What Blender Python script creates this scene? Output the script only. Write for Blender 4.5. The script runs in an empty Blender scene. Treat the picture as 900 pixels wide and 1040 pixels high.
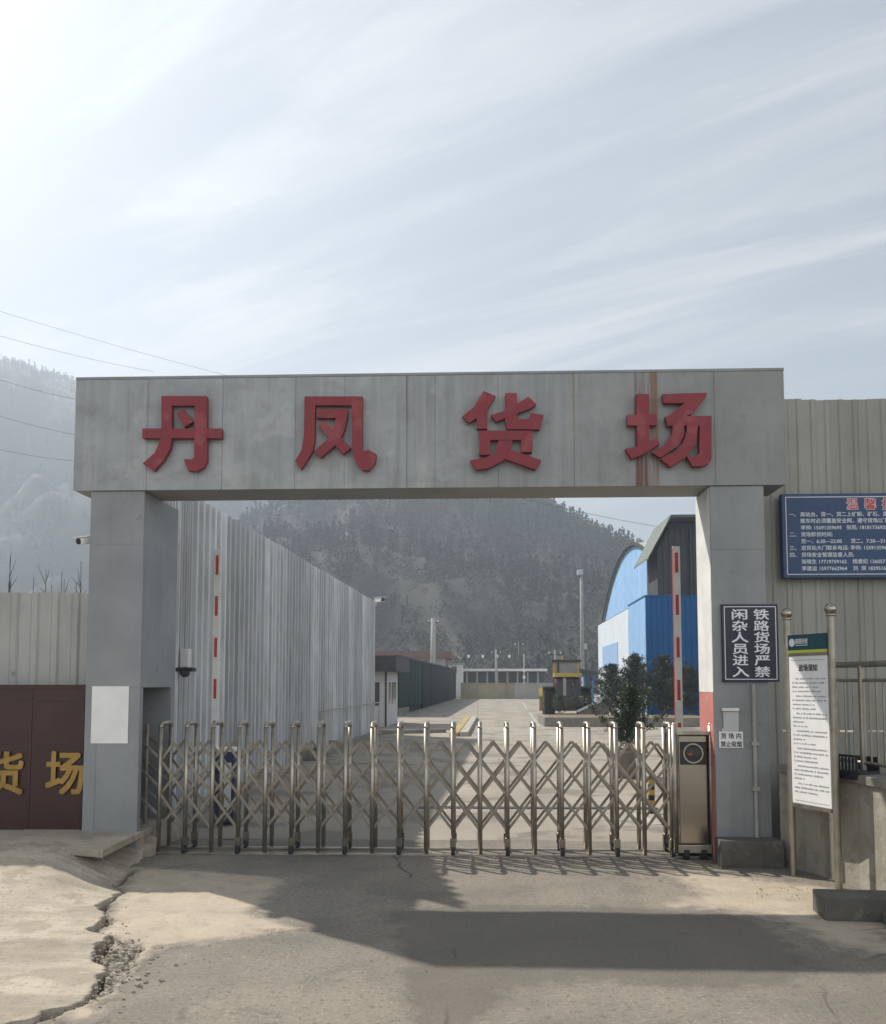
import bpy, math, random
import numpy as np
from mathutils import Vector, Matrix
random.seed(7); rng = np.random.default_rng(7)
R = math.radians; PI = math.pi
SC = bpy.context.scene; COL = SC.collection

# ------------------------------------------------------------------ camera
F, PX, PY_, H = 900.0, 450.0, 631.0, 2.0
YAW, PITCH = R(2.23), R(3.94)
cam = bpy.data.cameras.new('camera'); co = bpy.data.objects.new('camera', cam); COL.objects.link(co)
co.location = (0, 0, H); co.rotation_euler = (PI/2 + PITCH, 0, YAW)
cam.sensor_fit = 'VERTICAL'; cam.sensor_height = 24; cam.lens = F/1040*24
cam.shift_y = (PY_ - 520)/1040; cam.clip_start = .05; cam.clip_end = 4000
SC.camera = co
_fh = Vector((-math.sin(YAW), math.cos(YAW), 0)); _r = Vector((math.cos(YAW), math.sin(YAW), 0))
_f = _fh*math.cos(PITCH) + Vector((0, 0, math.sin(PITCH))); _u = -_fh*math.sin(PITCH) + Vector((0, 0, math.cos(PITCH)))
def ray(px, py): return _f + _r*((px-PX)/F) - _u*((py-PY_)/F)
def G(px, py, z=0.0):                       # survey helper: where a sight line meets height z
    d = ray(px, py); t = (z-H)/d.z; return Vector((0, 0, H)) + d*t
def AT(px, py, Y):                          # ... or the plane at distance Y
    d = ray(px, py); return Vector((0, 0, H)) + d*(Y/d.y)

# ------------------------------------------------------------------ sky, sun, exposure
SUN = Vector((-.79, .66, 1)).normalized()
SUN_EL, SUN_AZ = math.asin(SUN.z), math.atan2(SUN.x, SUN.y)
world = bpy.data.worlds.new('World'); SC.world = world; world.use_nodes = True
nt = world.node_tree; N = nt.nodes; L = nt.links
bg = N['Background']; bg.inputs[1].default_value = .095
sky = N.new('ShaderNodeTexSky'); sky.sky_type = 'NISHITA'; sky.sun_disc = False
sky.sun_elevation = SUN_EL; sky.sun_rotation = SUN_AZ; sky.dust_density = 2.5; sky.air_density = 1.0; sky.ozone_density = 1.0
def wmath(op, a, b=None, clamp=False):
    n = N.new('ShaderNodeMath'); n.operation = op; n.use_clamp = clamp
    for i, v in enumerate((a, b)):
        if v is None: continue
        if isinstance(v, (int, float)): n.inputs[i].default_value = v
        else: L.new(v, n.inputs[i])
    return n.outputs[0]
tc = N.new('ShaderNodeTexCoord'); sx = N.new('ShaderNodeSeparateXYZ'); L.new(tc.outputs['Generated'], sx.inputs[0])
den = wmath('ADD', wmath('MAXIMUM', sx.outputs[2], 0.0), .12)
cx = N.new('ShaderNodeCombineXYZ'); L.new(wmath('DIVIDE', sx.outputs[0], den), cx.inputs[0]); L.new(wmath('DIVIDE', sx.outputs[1], den), cx.inputs[1])
def pl(px, py): d = ray(px, py).normalized(); return Vector((d.x/(d.z+.12), d.y/(d.z+.12)))
pa, pb = pl(120, 215), pl(520, 30); ang = math.atan2((pb-pa).y, (pb-pa).x)
def cirrus(scale, stretch, dist, lo, hi, off):
    mp = N.new('ShaderNodeMapping'); mp.vector_type = 'TEXTURE'; mp.inputs['Rotation'].default_value = (0, 0, ang)
    mp.inputs['Scale'].default_value = (stretch, 1, 1); mp.inputs['Location'].default_value = off; L.new(cx.outputs[0], mp.inputs[0])
    no = N.new('ShaderNodeTexNoise'); no.inputs['Scale'].default_value = scale; no.inputs['Detail'].default_value = 7
    no.inputs['Roughness'].default_value = .62; no.inputs['Distortion'].default_value = dist; L.new(mp.outputs[0], no.inputs[0])
    mr = N.new('ShaderNodeMapRange'); mr.interpolation_type = 'SMOOTHSTEP'
    mr.inputs[1].default_value = lo; mr.inputs[2].default_value = hi; L.new(no.outputs[0], mr.inputs[0]); return mr.outputs[0]
c1 = cirrus(2.8, 6.5, .5, .44, .62, (.3, .2, 0)); c2 = cirrus(4.5, 6.0, 1.0, .42, .75, (1.7, .4, 0))
c3 = cirrus(.7, 1.6, .2, .35, .7, (0, 3, 0))
cl = wmath('ADD', wmath('MULTIPLY', c1, .8), wmath('MULTIPLY', c2, .35))
cl = wmath('MULTIPLY', cl, wmath('ADD', wmath('MULTIPLY', c3, .7), .45), True)
veil = N.new('ShaderNodeMix'); veil.data_type = 'RGBA'
veil.inputs[0].default_value = .72; L.new(sky.outputs[0], veil.inputs[6]); 
vd = N.new('ShaderNodeVectorMath'); vd.operation = 'DOT_PRODUCT'; nm = N.new('ShaderNodeVectorMath'); nm.operation = 'NORMALIZE'; L.new(tc.outputs['Generated'], nm.inputs[0]); L.new(nm.outputs[0], vd.inputs[0]); vd.inputs[1].default_value = SUN
glow = wmath('ADD', wmath('MULTIPLY', wmath('POWER', wmath('MAXIMUM', vd.outputs['Value'], 0.0), 6.0), .68), .69)
vs = N.new('ShaderNodeVectorMath'); vs.operation = 'SCALE'; vs.inputs[0].default_value = (3.5, 3.86, 4.0); L.new(glow, vs.inputs['Scale']); L.new(vs.outputs[0], veil.inputs[7])
clm = N.new('ShaderNodeMix'); clm.data_type = 'RGBA'; L.new(cl, clm.inputs[0])
L.new(veil.outputs[2], clm.inputs[6]); 
vs2 = N.new('ShaderNodeVectorMath'); vs2.operation = 'SCALE'; vs2.inputs[0].default_value = (6.6, 6.8, 6.8); L.new(glow, vs2.inputs['Scale']); L.new(vs2.outputs[0], clm.inputs[7])
# added bright patch in the unseen sky behind the camera, lifting front faces
hd_ = N.new('ShaderNodeVectorMath'); hd_.operation = 'DOT_PRODUCT'; L.new(nm.outputs[0], hd_.inputs[0]); hd_.inputs[1].default_value = (.5, -.86, 0)
def wss(v, lo, hi):
    q = N.new('ShaderNodeMapRange'); q.interpolation_type = 'SMOOTHSTEP'; q.inputs[1].default_value = lo; q.inputs[2].default_value = hi; L.new(v, q.inputs[0]); return q.outputs[0]
cb = N.new('ShaderNodeTexNoise'); cb.inputs['Scale'].default_value = 2.5; cb.inputs['Detail'].default_value = 6; L.new(nm.outputs[0], cb.inputs[0])
sky_fill = wmath('MULTIPLY', wmath('MULTIPLY', wss(hd_.outputs['Value'], .05, .5), wmath('SUBTRACT', 1.0, wss(sx.outputs[2], .45, .75))), wss(cb.outputs[0], .32, .55))
bkm = N.new('ShaderNodeMix'); bkm.data_type = 'RGBA'; L.new(sky_fill, bkm.inputs[0]); L.new(clm.outputs[2], bkm.inputs[6]); bkm.inputs[7].default_value = (10.5, 10.8, 11, 1)
L.new(bkm.outputs[2], bg.inputs[0])
sl = bpy.data.lights.new('sun', 'SUN'); sl.energy = 5.0; sl.angle = R(.7); sl.color = (1, .93, .83)
so = bpy.data.objects.new('sun', sl); COL.objects.link(so); so.rotation_euler = SUN.to_track_quat('Z', 'Y').to_euler()
SC.view_settings.view_transform = 'Standard'; SC.view_settings.look = 'None'; SC.view_settings.gamma = 1
SC.view_settings.exposure = .62; SC.view_settings.use_curve_mapping = False
SC.render.engine = 'CYCLES'; SC.cycles.use_denoising = True; SC.cycles.max_bounces = 6; SC.cycles.volume_bounces = 0
SC.cycles.diffuse_bounces = 3; SC.cycles.glossy_bounces = 3; SC.cycles.transparent_max_bounces = 8
SC.cycles.caustics_reflective = False; SC.cycles.caustics_refractive = False

# ------------------------------------------------------------------ materials
def _rgb(c): return (c[0], c[1], c[2], 1)
def mat(name, c1, c2=None, scale=3.0, rough=.8, metal=0.0, island=0.0, streak=None, speck=None, bump=0.0, bscale=40.0,
        detail=6, contrast=(.35, .65), extra=None, attr=None, spec=.4, rvar=0.0):
    m = bpy.data.materials.new(name); m.use_nodes = True; t = m.node_tree; n = t.nodes; l = t.links
    b = n['Principled BSDF']; b.inputs['Roughness'].default_value = rough; b.inputs['Metallic'].default_value = metal
    b.inputs['Specular IOR Level'].default_value = spec
    tcn = n.new('ShaderNodeTexCoord'); vec = tcn.outputs['Object']
    def noise(sc, det=6, v=vec, ro=.6):
        q = n.new('ShaderNodeTexNoise'); q.inputs['Scale'].default_value = sc; q.inputs['Detail'].default_value = det
        q.inputs['Roughness'].default_value = ro; l.new(v, q.inputs[0]); return q.outputs[0]
    def rng_(v, lo, hi, a=0, bb=1):
        q = n.new('ShaderNodeMapRange'); q.inputs[1].default_value = lo; q.inputs[2].default_value = hi
        q.inputs[3].default_value = a; q.inputs[4].default_value = bb; l.new(v, q.inputs[0]); return q.outputs[0]
    def mix(fac, a, bcol, mode='MIX'):
        q = n.new('ShaderNodeMix'); q.data_type = 'RGBA'; q.blend_type = mode
        if isinstance(fac, (int, float)): q.inputs[0].default_value = fac
        else: l.new(fac, q.inputs[0])
        for i, v in ((6, a), (7, bcol)):
            if isinstance(v, tuple): q.inputs[i].default_value = _rgb(v)
            else: l.new(v, q.inputs[i])
        return q.outputs[2]
    def mth(op, a, bb=None, clamp=False):
        q = n.new('ShaderNodeMath'); q.operation = op; q.use_clamp = clamp
        for i, v in enumerate((a, bb)):
            if v is None: continue
            if isinstance(v, (int, float)): q.inputs[i].default_value = v
            else: l.new(v, q.inputs[i])
        return q.outputs[0]
    def mapped(s):
        q = n.new('ShaderNodeMapping'); q.inputs['Scale'].default_value = s; l.new(vec, q.inputs[0]); return q.outputs[0]
    col = mix(rng_(noise(scale, detail), contrast[0], contrast[1]), c1, c2 or c1)
    if streak:                                   # vertical run-off marks: (colour, strength, scale)
        s = noise(1.0, 5, mapped((streak[2], streak[2], streak[2]*.07)))
        s2 = noise(streak[2]*.25, 3)
        col = mix(mth('MULTIPLY', rng_(s, .48, .75), mth('MULTIPLY', rng_(s2, .35, .65), streak[1])), col, streak[0])
    if speck:                                    # (colour, strength, scale, threshold)
        col = mix(mth('MULTIPLY', rng_(noise(speck[2], 4), speck[3], speck[3]+.06), speck[1]), col, speck[0])
    if attr:                                     # per-vertex tint of separate individuals
        a = n.new('ShaderNodeAttribute'); a.attribute_name = 'tint'
        col = mix(a.outputs['Fac'], col, attr)
    if island:
        g = n.new('ShaderNodeNewGeometry'); v = rng_(g.outputs['Random Per Island'], 0, 1, 1-island, 1+island*.6)
        q = n.new('ShaderNodeVectorMath'); q.operation = 'SCALE'; l.new(col, q.inputs[0]); l.new(v, q.inputs['Scale']); col = q.outputs[0]
    if extra: col = extra(dict(n=n, l=l, vec=vec, noise=noise, rng=rng_, mix=mix, math=mth, mapped=mapped, bsdf=b), col)
    if isinstance(col, tuple): b.inputs['Base Color'].default_value = _rgb(col)
    else: l.new(col, b.inputs['Base Color'])
    if rvar: l.new(rng_(noise(scale*2.3, 4), .3, .7, rough-rvar, rough+rvar), b.inputs['Roughness'])
    if bump:
        q = n.new('ShaderNodeBump'); q.inputs['Strength'].default_value = bump; q.inputs['Distance'].default_value = .02
        l.new(noise(bscale, 6), q.inputs['Height']); l.new(q.outputs[0], b.inputs['Normal'])
    return m
MT = {}
def M(k): return MT[k]
MT['steel'] = mat('stainless_steel', (.30, .27, .22), (.42, .385, .33), 5, .4, .85, island=.18, rvar=.1)
MT['steel_bar'] = mat('dull_steel_bar', (.21, .185, .15), (.3, .27, .225), 6, .42, .85, island=.2)
MT['steel_bright'] = mat('polished_steel', (.36, .33, .28), (.32, .29, .245), 1.5, .2, 1.0)
MT['dark_metal'] = mat('dark_metal', (.03, .03, .032), (.05, .05, .05), 9, .5, .3)
MT['black'] = mat('black_plastic', (.015, .015, .016), (.025, .025, .027), 20, .45)
MT['rubber'] = mat('rubber', (.018, .018, .018), (.035, .033, .03), 12, .85)
MT['white_paint'] = mat('white_paint', (.62, .62, .6), (.74, .74, .72), 4, .5, streak=((.35, .33, .28), .3, 6))
MT['paper'] = mat('white_paper', (.72, .72, .72), (.78, .78, .78), 5, .7)
MT['red'] = mat('red_letter_paint', (.23, .022, .034), (.19, .02, .03), 5, .55, streak=((.15, .025, .03), .6, 8), speck=((.3, .07, .075), .5, 3, .55), bump=.08)
MT['red_stripe'] = mat('red_reflective', (.42, .04, .04), (.5, .06, .06), 6, .5)
MT['gold'] = mat('gold_letter', (.28, .175, .05), (.38, .25, .08), 6, .4, .8)
MT['concrete'] = mat('weathered_concrete', (.24, .225, .19), (.175, .165, .14), 2.2, .92, streak=((.08, .075, .065), .7, 5), speck=((.1, .095, .08), .6, 7, .6), bump=.5, bscale=18)
MT['concrete_pole'] = mat('concrete_pole', (.36, .35, .32), (.28, .27, .25), 3, .9)
MT['concrete_dark'] = mat('damp_dark_concrete', (.13, .122, .105), (.08, .075, .065), 2.2, .92, streak=((.04, .038, .033), .7, 5), speck=((.2, .19, .16), .5, 6, .6), bump=.6, bscale=18)
MT['brown_tile'] = mat('brown_glazed_tile', (.036, .012, .011), (.05, .018, .016), 3, .35, island=.12, rvar=.08)
MT['worn_white'] = mat('worn_road_white', (.42, .4, .37), (.3, .28, .25), 3, .8, speck=((.2, .18, .16), .8, 4, .52))
MT['worn_yellow'] = mat('worn_kerb_yellow', (.42, .32, .1), (.3, .23, .09), 3, .8, speck=((.18, .15, .1), .8, 4, .52))
MT['text_white'] = mat('white_vinyl', (.75, .77, .8), (.7, .72, .76), 6, .6)
MT['sign_navy'] = mat('navy_sign_face', (.016, .016, .034), (.022, .022, .042), 3, .4)
MT['board_blue'] = mat('blue_board_face', (.018, .05, .13), (.022, .062, .15), 2, .45)
MT['teal'] = mat('teal_header', (.012, .06, .085), (.016, .07, .095), 3, .4)
MT['yellow'] = mat('yellow_paint', (.5, .345, .06), (.4, .28, .05), 4, .55, speck=((.2, .15, .06), .6, 8, .58))
MT['lime'] = mat('yellow_green_band', (.5, .55, .06), None, 3, .5)
MT['text_black'] = mat('black_ink', (.03, .03, .035), None, 3, .7)
MT['text_grey'] = mat('grey_ink', (.34, .34, .36), None, 3, .7)
MT['leaf'] = mat('evergreen_leaf', (.035, .06, .028), (.06, .085, .04), 3, .6, island=.5)
MT['leaf_dark'] = mat('dark_evergreen_leaf', (.02, .035, .022), (.035, .05, .03), 3, .6, island=.5)
MT['bark'] = mat('bark', (.09, .07, .05), (.05, .04, .03), 8, .95)
MT['twig'] = mat('dry_twig', (.11, .09, .07), (.07, .06, .05), 6, .95)
MT['cable'] = mat('grey_cable', (.1, .1, .105), None, 3, .7)
MT['glass'] = mat('dark_glass', (.03, .035, .04), (.04, .045, .05), 2, .12, spec=.6)
MT['light_glass'] = mat('hazy_cab_glass', (.2, .2, .21), (.26, .26, .27), 2, .15, spec=.6)
MT['soil'] = mat('dry_soil', (.2, .14, .09), (.12, .09, .06), 5, .95, bump=.6, bscale=14)
MT['green_mesh'] = mat('green_dust_mesh', (.008, .025, .016), (.012, .034, .02), 1.5, .85, island=.3, streak=((.03, .06, .045), .5, 3))
MT['black_mesh'] = mat('black_dust_mesh', (.009, .012, .012), (.016, .02, .019), 1.2, .85, island=.3)
MT['roof_dark'] = mat('dark_roof_sheet', (.03, .032, .034), (.05, .05, .05), 3, .6)
MT['cabin'] = mat('grey_white_cabin_panel', (.42, .43, .44), (.5, .5, .5), 2, .6, streak=((.25, .24, .22), .4, 4))
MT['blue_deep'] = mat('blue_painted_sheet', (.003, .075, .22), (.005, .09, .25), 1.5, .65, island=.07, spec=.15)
MT['blue_lit'] = mat('light_blue_sheet', (.26, .46, .74), (.32, .52, .8), 1.2, .5, island=.07, streak=((.3, .45, .65), .35, 3))  # blue sheet as the sun shows it, lightness put into the colour
MT['white_blue'] = mat('white_painted_sheet', (.62, .7, .78), (.7, .76, .82), 1.2, .5, island=.05)
MT['blue_panel'] = mat('pale_blue_panel', (.27, .42, .65), (.3, .46, .7), 1, .5)
MT['grey_sheet'] = mat('dark_grey_sheet', (.035, .037, .04), (.05, .052, .054), 1.5, .7, island=.1)
MT['roof_pale'] = mat('pale_roof_sheet', (.3, .34, .32), (.38, .41, .39), 1.3, .55)
MT['roof_green'] = mat('dull_green_roof_sheet', (.1, .125, .115), (.13, .155, .14), 1.3, .7)
MT['brick_brown'] = mat('brown_fascia', (.12, .06, .05), (.16, .08, .06), 2, .8)
MT['old_plaster'] = mat('old_plaster', (.4, .38, .34), (.3, .29, .26), .6, .9, streak=((.2, .19, .16), .5, 1.5))
MT['ochre_wall'] = mat('ochre_wall', (.36, .32, .2), (.28, .24, .15), .5, .9, streak=((.14, .13, .09), .7, 1.2))
MT['crate_blue'] = mat('dark_blue_plastic', (.012, .014, .022), (.02, .022, .03), 4, .5)
MT['navy_cabinet'] = mat('navy_cabinet_paint', (.025, .03, .075), (.035, .04, .09), 3, .5)
MT['blue_vehicle'] = mat('blue_vehicle_paint', (.03, .15, .38), (.04, .18, .42), 2, .4)
MT['panel_white'] = mat('cctv_white', (.6, .6, .6), (.7, .7, .7), 4, .4)

# galvanised / painted sheet walls
def rib_shade(h, col):                            # shade lines along the rib folds, painted into the sheet colour
    n = h['n']; l = h['l']; sp = n.new('ShaderNodeSeparateXYZ'); l.new(h['vec'], sp.inputs[0])
    f = h['math']('FRACT', h['math']('DIVIDE', sp.outputs[0], .3)); nz = h['noise'](1.0, 5, h['mapped']((3.3, 3.3, .5)))
    k = h['math']('MULTIPLY', h['rng'](h['math']('ABSOLUTE', h['math']('SUBTRACT', f, .6)), .03, .09, 1, 0), h['rng'](nz, .3, .6)); col = h['mix'](h['math']('MULTIPLY', k, .6), col, (.19, .195, .2))
    k = h['math']('MULTIPLY', h['rng'](h['math']('ABSOLUTE', h['math']('SUBTRACT', f, .28)), .0, .05, 1, 0), h['rng'](nz, .45, .7)); return h['mix'](h['math']('MULTIPLY', k, .5), col, (.2, .205, .21))
MT['sheet_grey'] = mat('grey_white_ribbed_sheet', (.5, .52, .54), (.6, .62, .64), 1.2, .5, 0, island=.3, streak=((.27, .28, .28), .6, 7), bump=.06, bscale=5, extra=rib_shade)
MT['sheet_tan'] = mat('tan_grey_ribbed_sheet', (.27, .268, .238), (.32, .315, .28), 1.2, .55, 0, island=.12, streak=((.18, .17, .145), .6, 5), bump=.05, bscale=5)
MT['fence_grey'] = mat('pale_grey_fence_sheet', (.32, .325, .31), (.38, .385, .37), 1.3, .55, 0, island=.1, streak=((.15, .15, .15), .6, 4), speck=((.08, .08, .08), .5, 5, .66))
def rust(h, col):                                # rust runs under the roof joint above the last letter
    n = h['n']; l = h['l']; sp = n.new('ShaderNodeSeparateXYZ'); l.new(h['vec'], sp.inputs[0])
    lite = h['noise'](1.0, 6, h['mapped']((9, 9, .35)))
    col = h['mix'](h['math']('MULTIPLY', h['rng'](lite, .52, .7), .5), col, (.4, .41, .41)); dirt = h['noise'](4.5, 8); col = h['mix'](h['math']('MULTIPLY', h['rng'](dirt, .54, .68), .35), col, (.17, .165, .145))
    run = h['noise'](1.0, 4, h['mapped']((16, 16, .5)))
    wx = h['rng'](h['math']('ADD', sp.outputs[0], h['math']('MULTIPLY', h['noise'](.8, 4), 3.0)), .5, 4.5)
    col = h['mix'](h['math']('MULTIPLY', wx, .6), col, (.17, .17, .158))  # tone darkens towards the right end of the beam
    for x0, w, c, s in ((RX[0], .085, (.12, .05, .035), .95), (RX[1], .06, (.16, .07, .04), .85), (RX[2], .05, (.2, .125, .06), .5), (RX[3], .022, (.13, .1, .06), .5), (RX[4], .03, (.2, .15, .09), .35)):
        d = h['math']('ABSOLUTE', h['math']('SUBTRACT', sp.outputs[0], x0))
        k = h['rng'](d, w*.75, w, 1, 0)
        k = h['math']('MULTIPLY', k, h['math']('MULTIPLY', h['rng'](run, .38, .58), s), True)
        col = h['mix'](k, col, c)
    return col
ZB = 10.08
RX = [AT(651, 430, ZB).x, AT(663, 430, ZB).x, AT(665, 430, ZB).x, AT(413, 430, ZB).x, AT(583, 430, ZB).x]
MT['clad'] = mat('grey_gateway_cladding', (.262, .28, .295), (.335, .354, .368), 1.6, .5, .05, island=.07, streak=((.165, .168, .158), .95, 6), speck=((.4, .41, .41), .5, 1.7, .56), bump=.05, bscale=4, extra=rust)
MT['clad_pillar'] = mat('grey_pillar_cladding', (.208, .22, .227), (.262, .275, .282), 1.3, .5, .05, streak=((.16, .165, .16), .7, 4), speck=((.15, .14, .115), .5, 5, .66), bump=.06, bscale=4)
MT['soffit'] = mat('soffit_sheet', (.24, .245, .24), (.28, .285, .28), 2, .6)

# ------------------------------------------------------------------ mesh building
class MB:
    def __init__(s): s.v = []; s.f = []; s.m = []; s.cur = 0
    def poly(s, pts, faces):
        o = len(s.v); s.v += [tuple(p) for p in pts]; s.f += [tuple(o+i for i in f) for f in faces]; s.m += [s.cur]*len(faces); return s
    def hexa(s, p): return s.poly(p, [(0, 3, 2, 1), (4, 5, 6, 7), (0, 1, 5, 4), (1, 2, 6, 5), (2, 3, 7, 6), (3, 0, 4, 7)])
    def box(s, x0, x1, y0, y1, z0, z1):
        return s.hexa([(x0, y0, z0), (x1, y0, z0), (x1, y1, z0), (x0, y1, z0), (x0, y0, z1), (x1, y0, z1), (x1, y1, z1), (x0, y1, z1)])
    def tube(s, a, b, r0, r1=None, n=10, caps=True):
        a, b = Vector(a), Vector(b); r1 = r0 if r1 is None else r1
        d = (b-a).normalized(); x = d.orthogonal().normalized(); y = d.cross(x)
        p = []
        for c, r in ((a, r0), (b, r1)):
            for i in range(n): t = 2*PI*i/n; p.append(c + x*r*math.cos(t) + y*r*math.sin(t))
        f = [(i, (i+1) % n, n+(i+1) % n, n+i) for i in range(n)]
        if caps: f += [tuple(range(n-1, -1, -1)), tuple(range(n, 2*n))]
        return s.poly(p, f)
    def path(s, pts, r, n=8):
        for a, b in zip(pts[:-1], pts[1:]): s.tube(a, b, r, r, n)
        return s
    def bar(s, a, b, w, h, up=(0, 0, 1)):            # rectangular bar from a to b
        a, b = Vector(a), Vector(b); d = (b-a).normalized(); x = d.cross(Vector(up)).normalized(); y = x.cross(d)
        c = [(-1, -1), (1, -1), (1, 1), (-1, 1)]
        return s.hexa([a + x*w/2*i + y*h/2*j for i, j in c] + [b + x*w/2*i + y*h/2*j for i, j in c])
    def prism(s, pts, fn, d0, d1):                   # 2-D outline, fn(u, v, d) -> point
        a = sum(pts[i-1][0]*pts[i][1]-pts[i][0]*pts[i-1][1] for i in range(len(pts)))
        pts = pts if a > 0 else pts[::-1]; n = len(pts)
        return s.poly([fn(u, v, d0) for u, v in pts] + [fn(u, v, d1) for u, v in pts],
                      [tuple(range(n)), tuple(range(2*n-1, n-1, -1))] + [(i, n+i, n+(i+1) % n, (i+1) % n) for i in range(n)])
    def sphere(s, c, r, nu=12, nv=8, sc=(1, 1, 1)):
        p = [(c[0], c[1], c[2]-r*sc[2])]
        for j in range(1, nv):
            t = PI*j/nv
            for i in range(nu): q = 2*PI*i/nu; p.append((c[0]+r*sc[0]*math.sin(t)*math.cos(q), c[1]+r*sc[1]*math.sin(t)*math.sin(q), c[2]-r*sc[2]*math.cos(t)))
        p.append((c[0], c[1], c[2]+r*sc[2])); f = []
        for i in range(nu): f.append((0, 1+(i+1) % nu, 1+i))
        for j in range(nv-2):
            for i in range(nu): a = 1+j*nu; f.append((a+i, a+(i+1) % nu, a+nu+(i+1) % nu, a+nu+i))
        a = 1+(nv-2)*nu
        for i in range(nu): f.append((a+i, a+(i+1) % nu, len(p)-1))
        return s.poly(p, f)
    def add(s, v, f, fn): return s.poly([fn(*p) for p in v], f)
    def build(s, name, mats, parent=None, bevel=0, smooth=False):
        me = bpy.data.meshes.new(name); me.from_pydata(s.v, [], s.f); me.update()
        if not isinstance(mats, (list, tuple)): mats = [mats]
        for m in mats: me.materials.append(M(m) if isinstance(m, str) else m)
        if len(mats) > 1: me.polygons.foreach_set('material_index', s.m)
        o = bpy.data.objects.new(name, me); COL.objects.link(o); o.parent = parent
        if bevel:
            b = o.modifiers.new('bevel', 'BEVEL'); b.width = bevel; b.segments = 2; b.limit_method = 'ANGLE'; b.harden_normals = False
        if smooth: me.polygons.foreach_set('use_smooth', [True]*len(me.polygons))
        return o
def tag(o, label=None, cat=None, group=None, kind=None):
    if label: o['label'] = label
    if cat: o['category'] = cat
    if group: o['group'] = group
    if kind: o['kind'] = kind
    return o
def thing(name, label, cat, loc=(0, 0, 0), rz=0, group=None):
    o = bpy.data.objects.new(name, None); COL.objects.link(o); o.empty_display_size = .2
    o.location = loc; o.rotation_euler = (0, 0, rz); return tag(o, label, cat, group)
def dup(root, loc=None, rz=None, label=None, scale=None):
    def rec(o, par):
        c = o.copy(); COL.objects.link(c); c.parent = par
        for ch in list(o.children): rec(ch, c)
        return c
    r = rec(root, root.parent)
    if loc is not None: r.location = loc
    if rz is not None: r.rotation_euler = (0, 0, rz)
    if label: r['label'] = label
    if scale: r.scale = (scale,)*3
    return r
_tc = {}
def glyphs(body, bold=0.0):
    k = (body, bold)
    if k not in _tc:
        c = bpy.data.curves.new('t', 'FONT'); c.body = body; c.size = 1; c.extrude = .5; c.offset = bold; c.resolution_u = 3
        o = bpy.data.objects.new('t', c); COL.objects.link(o)
        me = bpy.data.meshes.new_from_object(o.evaluated_get(bpy.context.evaluated_depsgraph_get()))
        _tc[k] = ([tuple(v.co) for v in me.vertices], [tuple(p.vertices) for p in me.polygons])
        bpy.data.objects.remove(o); bpy.data.curves.remove(c); bpy.data.meshes.remove(me)
    return _tc[k]
def text(mb, body, fn, u0, v0, size, d0, d1, width=None, bold=.0, center=False, stretch=1.0):
    sh = bold*.55; v, f = glyphs(body, 0.0); x0 = min(p[0] for p in v); x1 = max(p[0] for p in v)
    sx = size*stretch if width is None else width/(x1-x0)
    off = -x0*sx + u0 - ((x1-x0)*sx/2 if center else 0)
    for i_, (ox, oy) in enumerate(((0, 0), (sh, sh), (-sh, sh), (sh, -sh), (-sh, -sh)) if sh else ((0, 0),)):
        mb.add(v, f, lambda x, y, z: fn((x+ox)*sx+off, v0+(y+oy)*size, d0 + (d1-d0)*(z+.5)*(1+.06*i_)))
def grid_mesh(name, xs, ys, zf, m, parent=None):
    X, Y = np.meshgrid(xs, ys); Z = zf(X, Y); n, k = len(xs), len(ys)
    me = bpy.data.meshes.new(name); co_ = np.stack([X, Y, Z], -1).reshape(-1, 3)
    i = np.arange(k*n).reshape(k, n); q = np.stack([i[:-1, :-1], i[:-1, 1:], i[1:, 1:], i[1:, :-1]], -1).reshape(-1, 4)
    me.vertices.add(len(co_)); me.vertices.foreach_set('co', co_.astype(np.float32).ravel())
    me.loops.add(q.size); me.loops.foreach_set('vertex_index', q.astype(np.int32).ravel())
    me.polygons.add(len(q)); me.polygons.foreach_set('loop_start', np.arange(0, q.size, 4, dtype=np.int32))
    me.polygons.foreach_set('use_smooth', np.ones(len(q), bool)); me.update(calc_edges=True)
    me.materials.append(m); o = bpy.data.objects.new(name, me); COL.objects.link(o); o.parent = parent
    return o, X, Y
def tris_mesh(name, V, m, parent=None, tint=None, link=True):   # V: (n,3,3) loose triangles
    n = len(V); me = bpy.data.meshes.new(name)
    me.vertices.add(3*n); me.vertices.foreach_set('co', V.astype(np.float32).ravel())
    me.loops.add(3*n); me.loops.foreach_set('vertex_index', np.arange(3*n, dtype=np.int32))
    me.polygons.add(n); me.polygons.foreach_set('loop_start', np.arange(0, 3*n, 3, dtype=np.int32)); me.update(calc_edges=True)
    if tint is not None:
        a = me.attributes.new('tint', 'FLOAT', 'POINT'); a.data.foreach_set('value', np.repeat(tint, 3).astype(np.float32))
    me.materials.append(m); o = bpy.data.objects.new(name, me); COL.objects.link(o); o.parent = parent; return o
def sstep(a, b, x): t = np.clip((x-a)/(b-a), 0, 1); return t*t*(3-2*t)
class VN:                                            # smooth value noise for terrain shapes
    def __init__(s, seed): s.t = np.random.default_rng(seed).random((256, 256))
    def __call__(s, x, y):
        xi = np.floor(x).astype(int); yi = np.floor(y).astype(int); fx = x-xi; fy = y-yi
        fx = fx*fx*(3-2*fx); fy = fy*fy*(3-2*fy); t = s.t; a = lambda i, j: t[(xi+i) % 256, (yi+j) % 256]
        return (a(0, 0)*(1-fx)+a(1, 0)*fx)*(1-fy)+(a(0, 1)*(1-fx)+a(1, 1)*fx)*fy
    def fbm(s, x, y, o=4):
        r = 0; w = .5
        for i in range(o): r = r + w*s(x*2**i+17*i, y*2**i+31*i); w *= .5
        return r
vn = VN(3)

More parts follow.
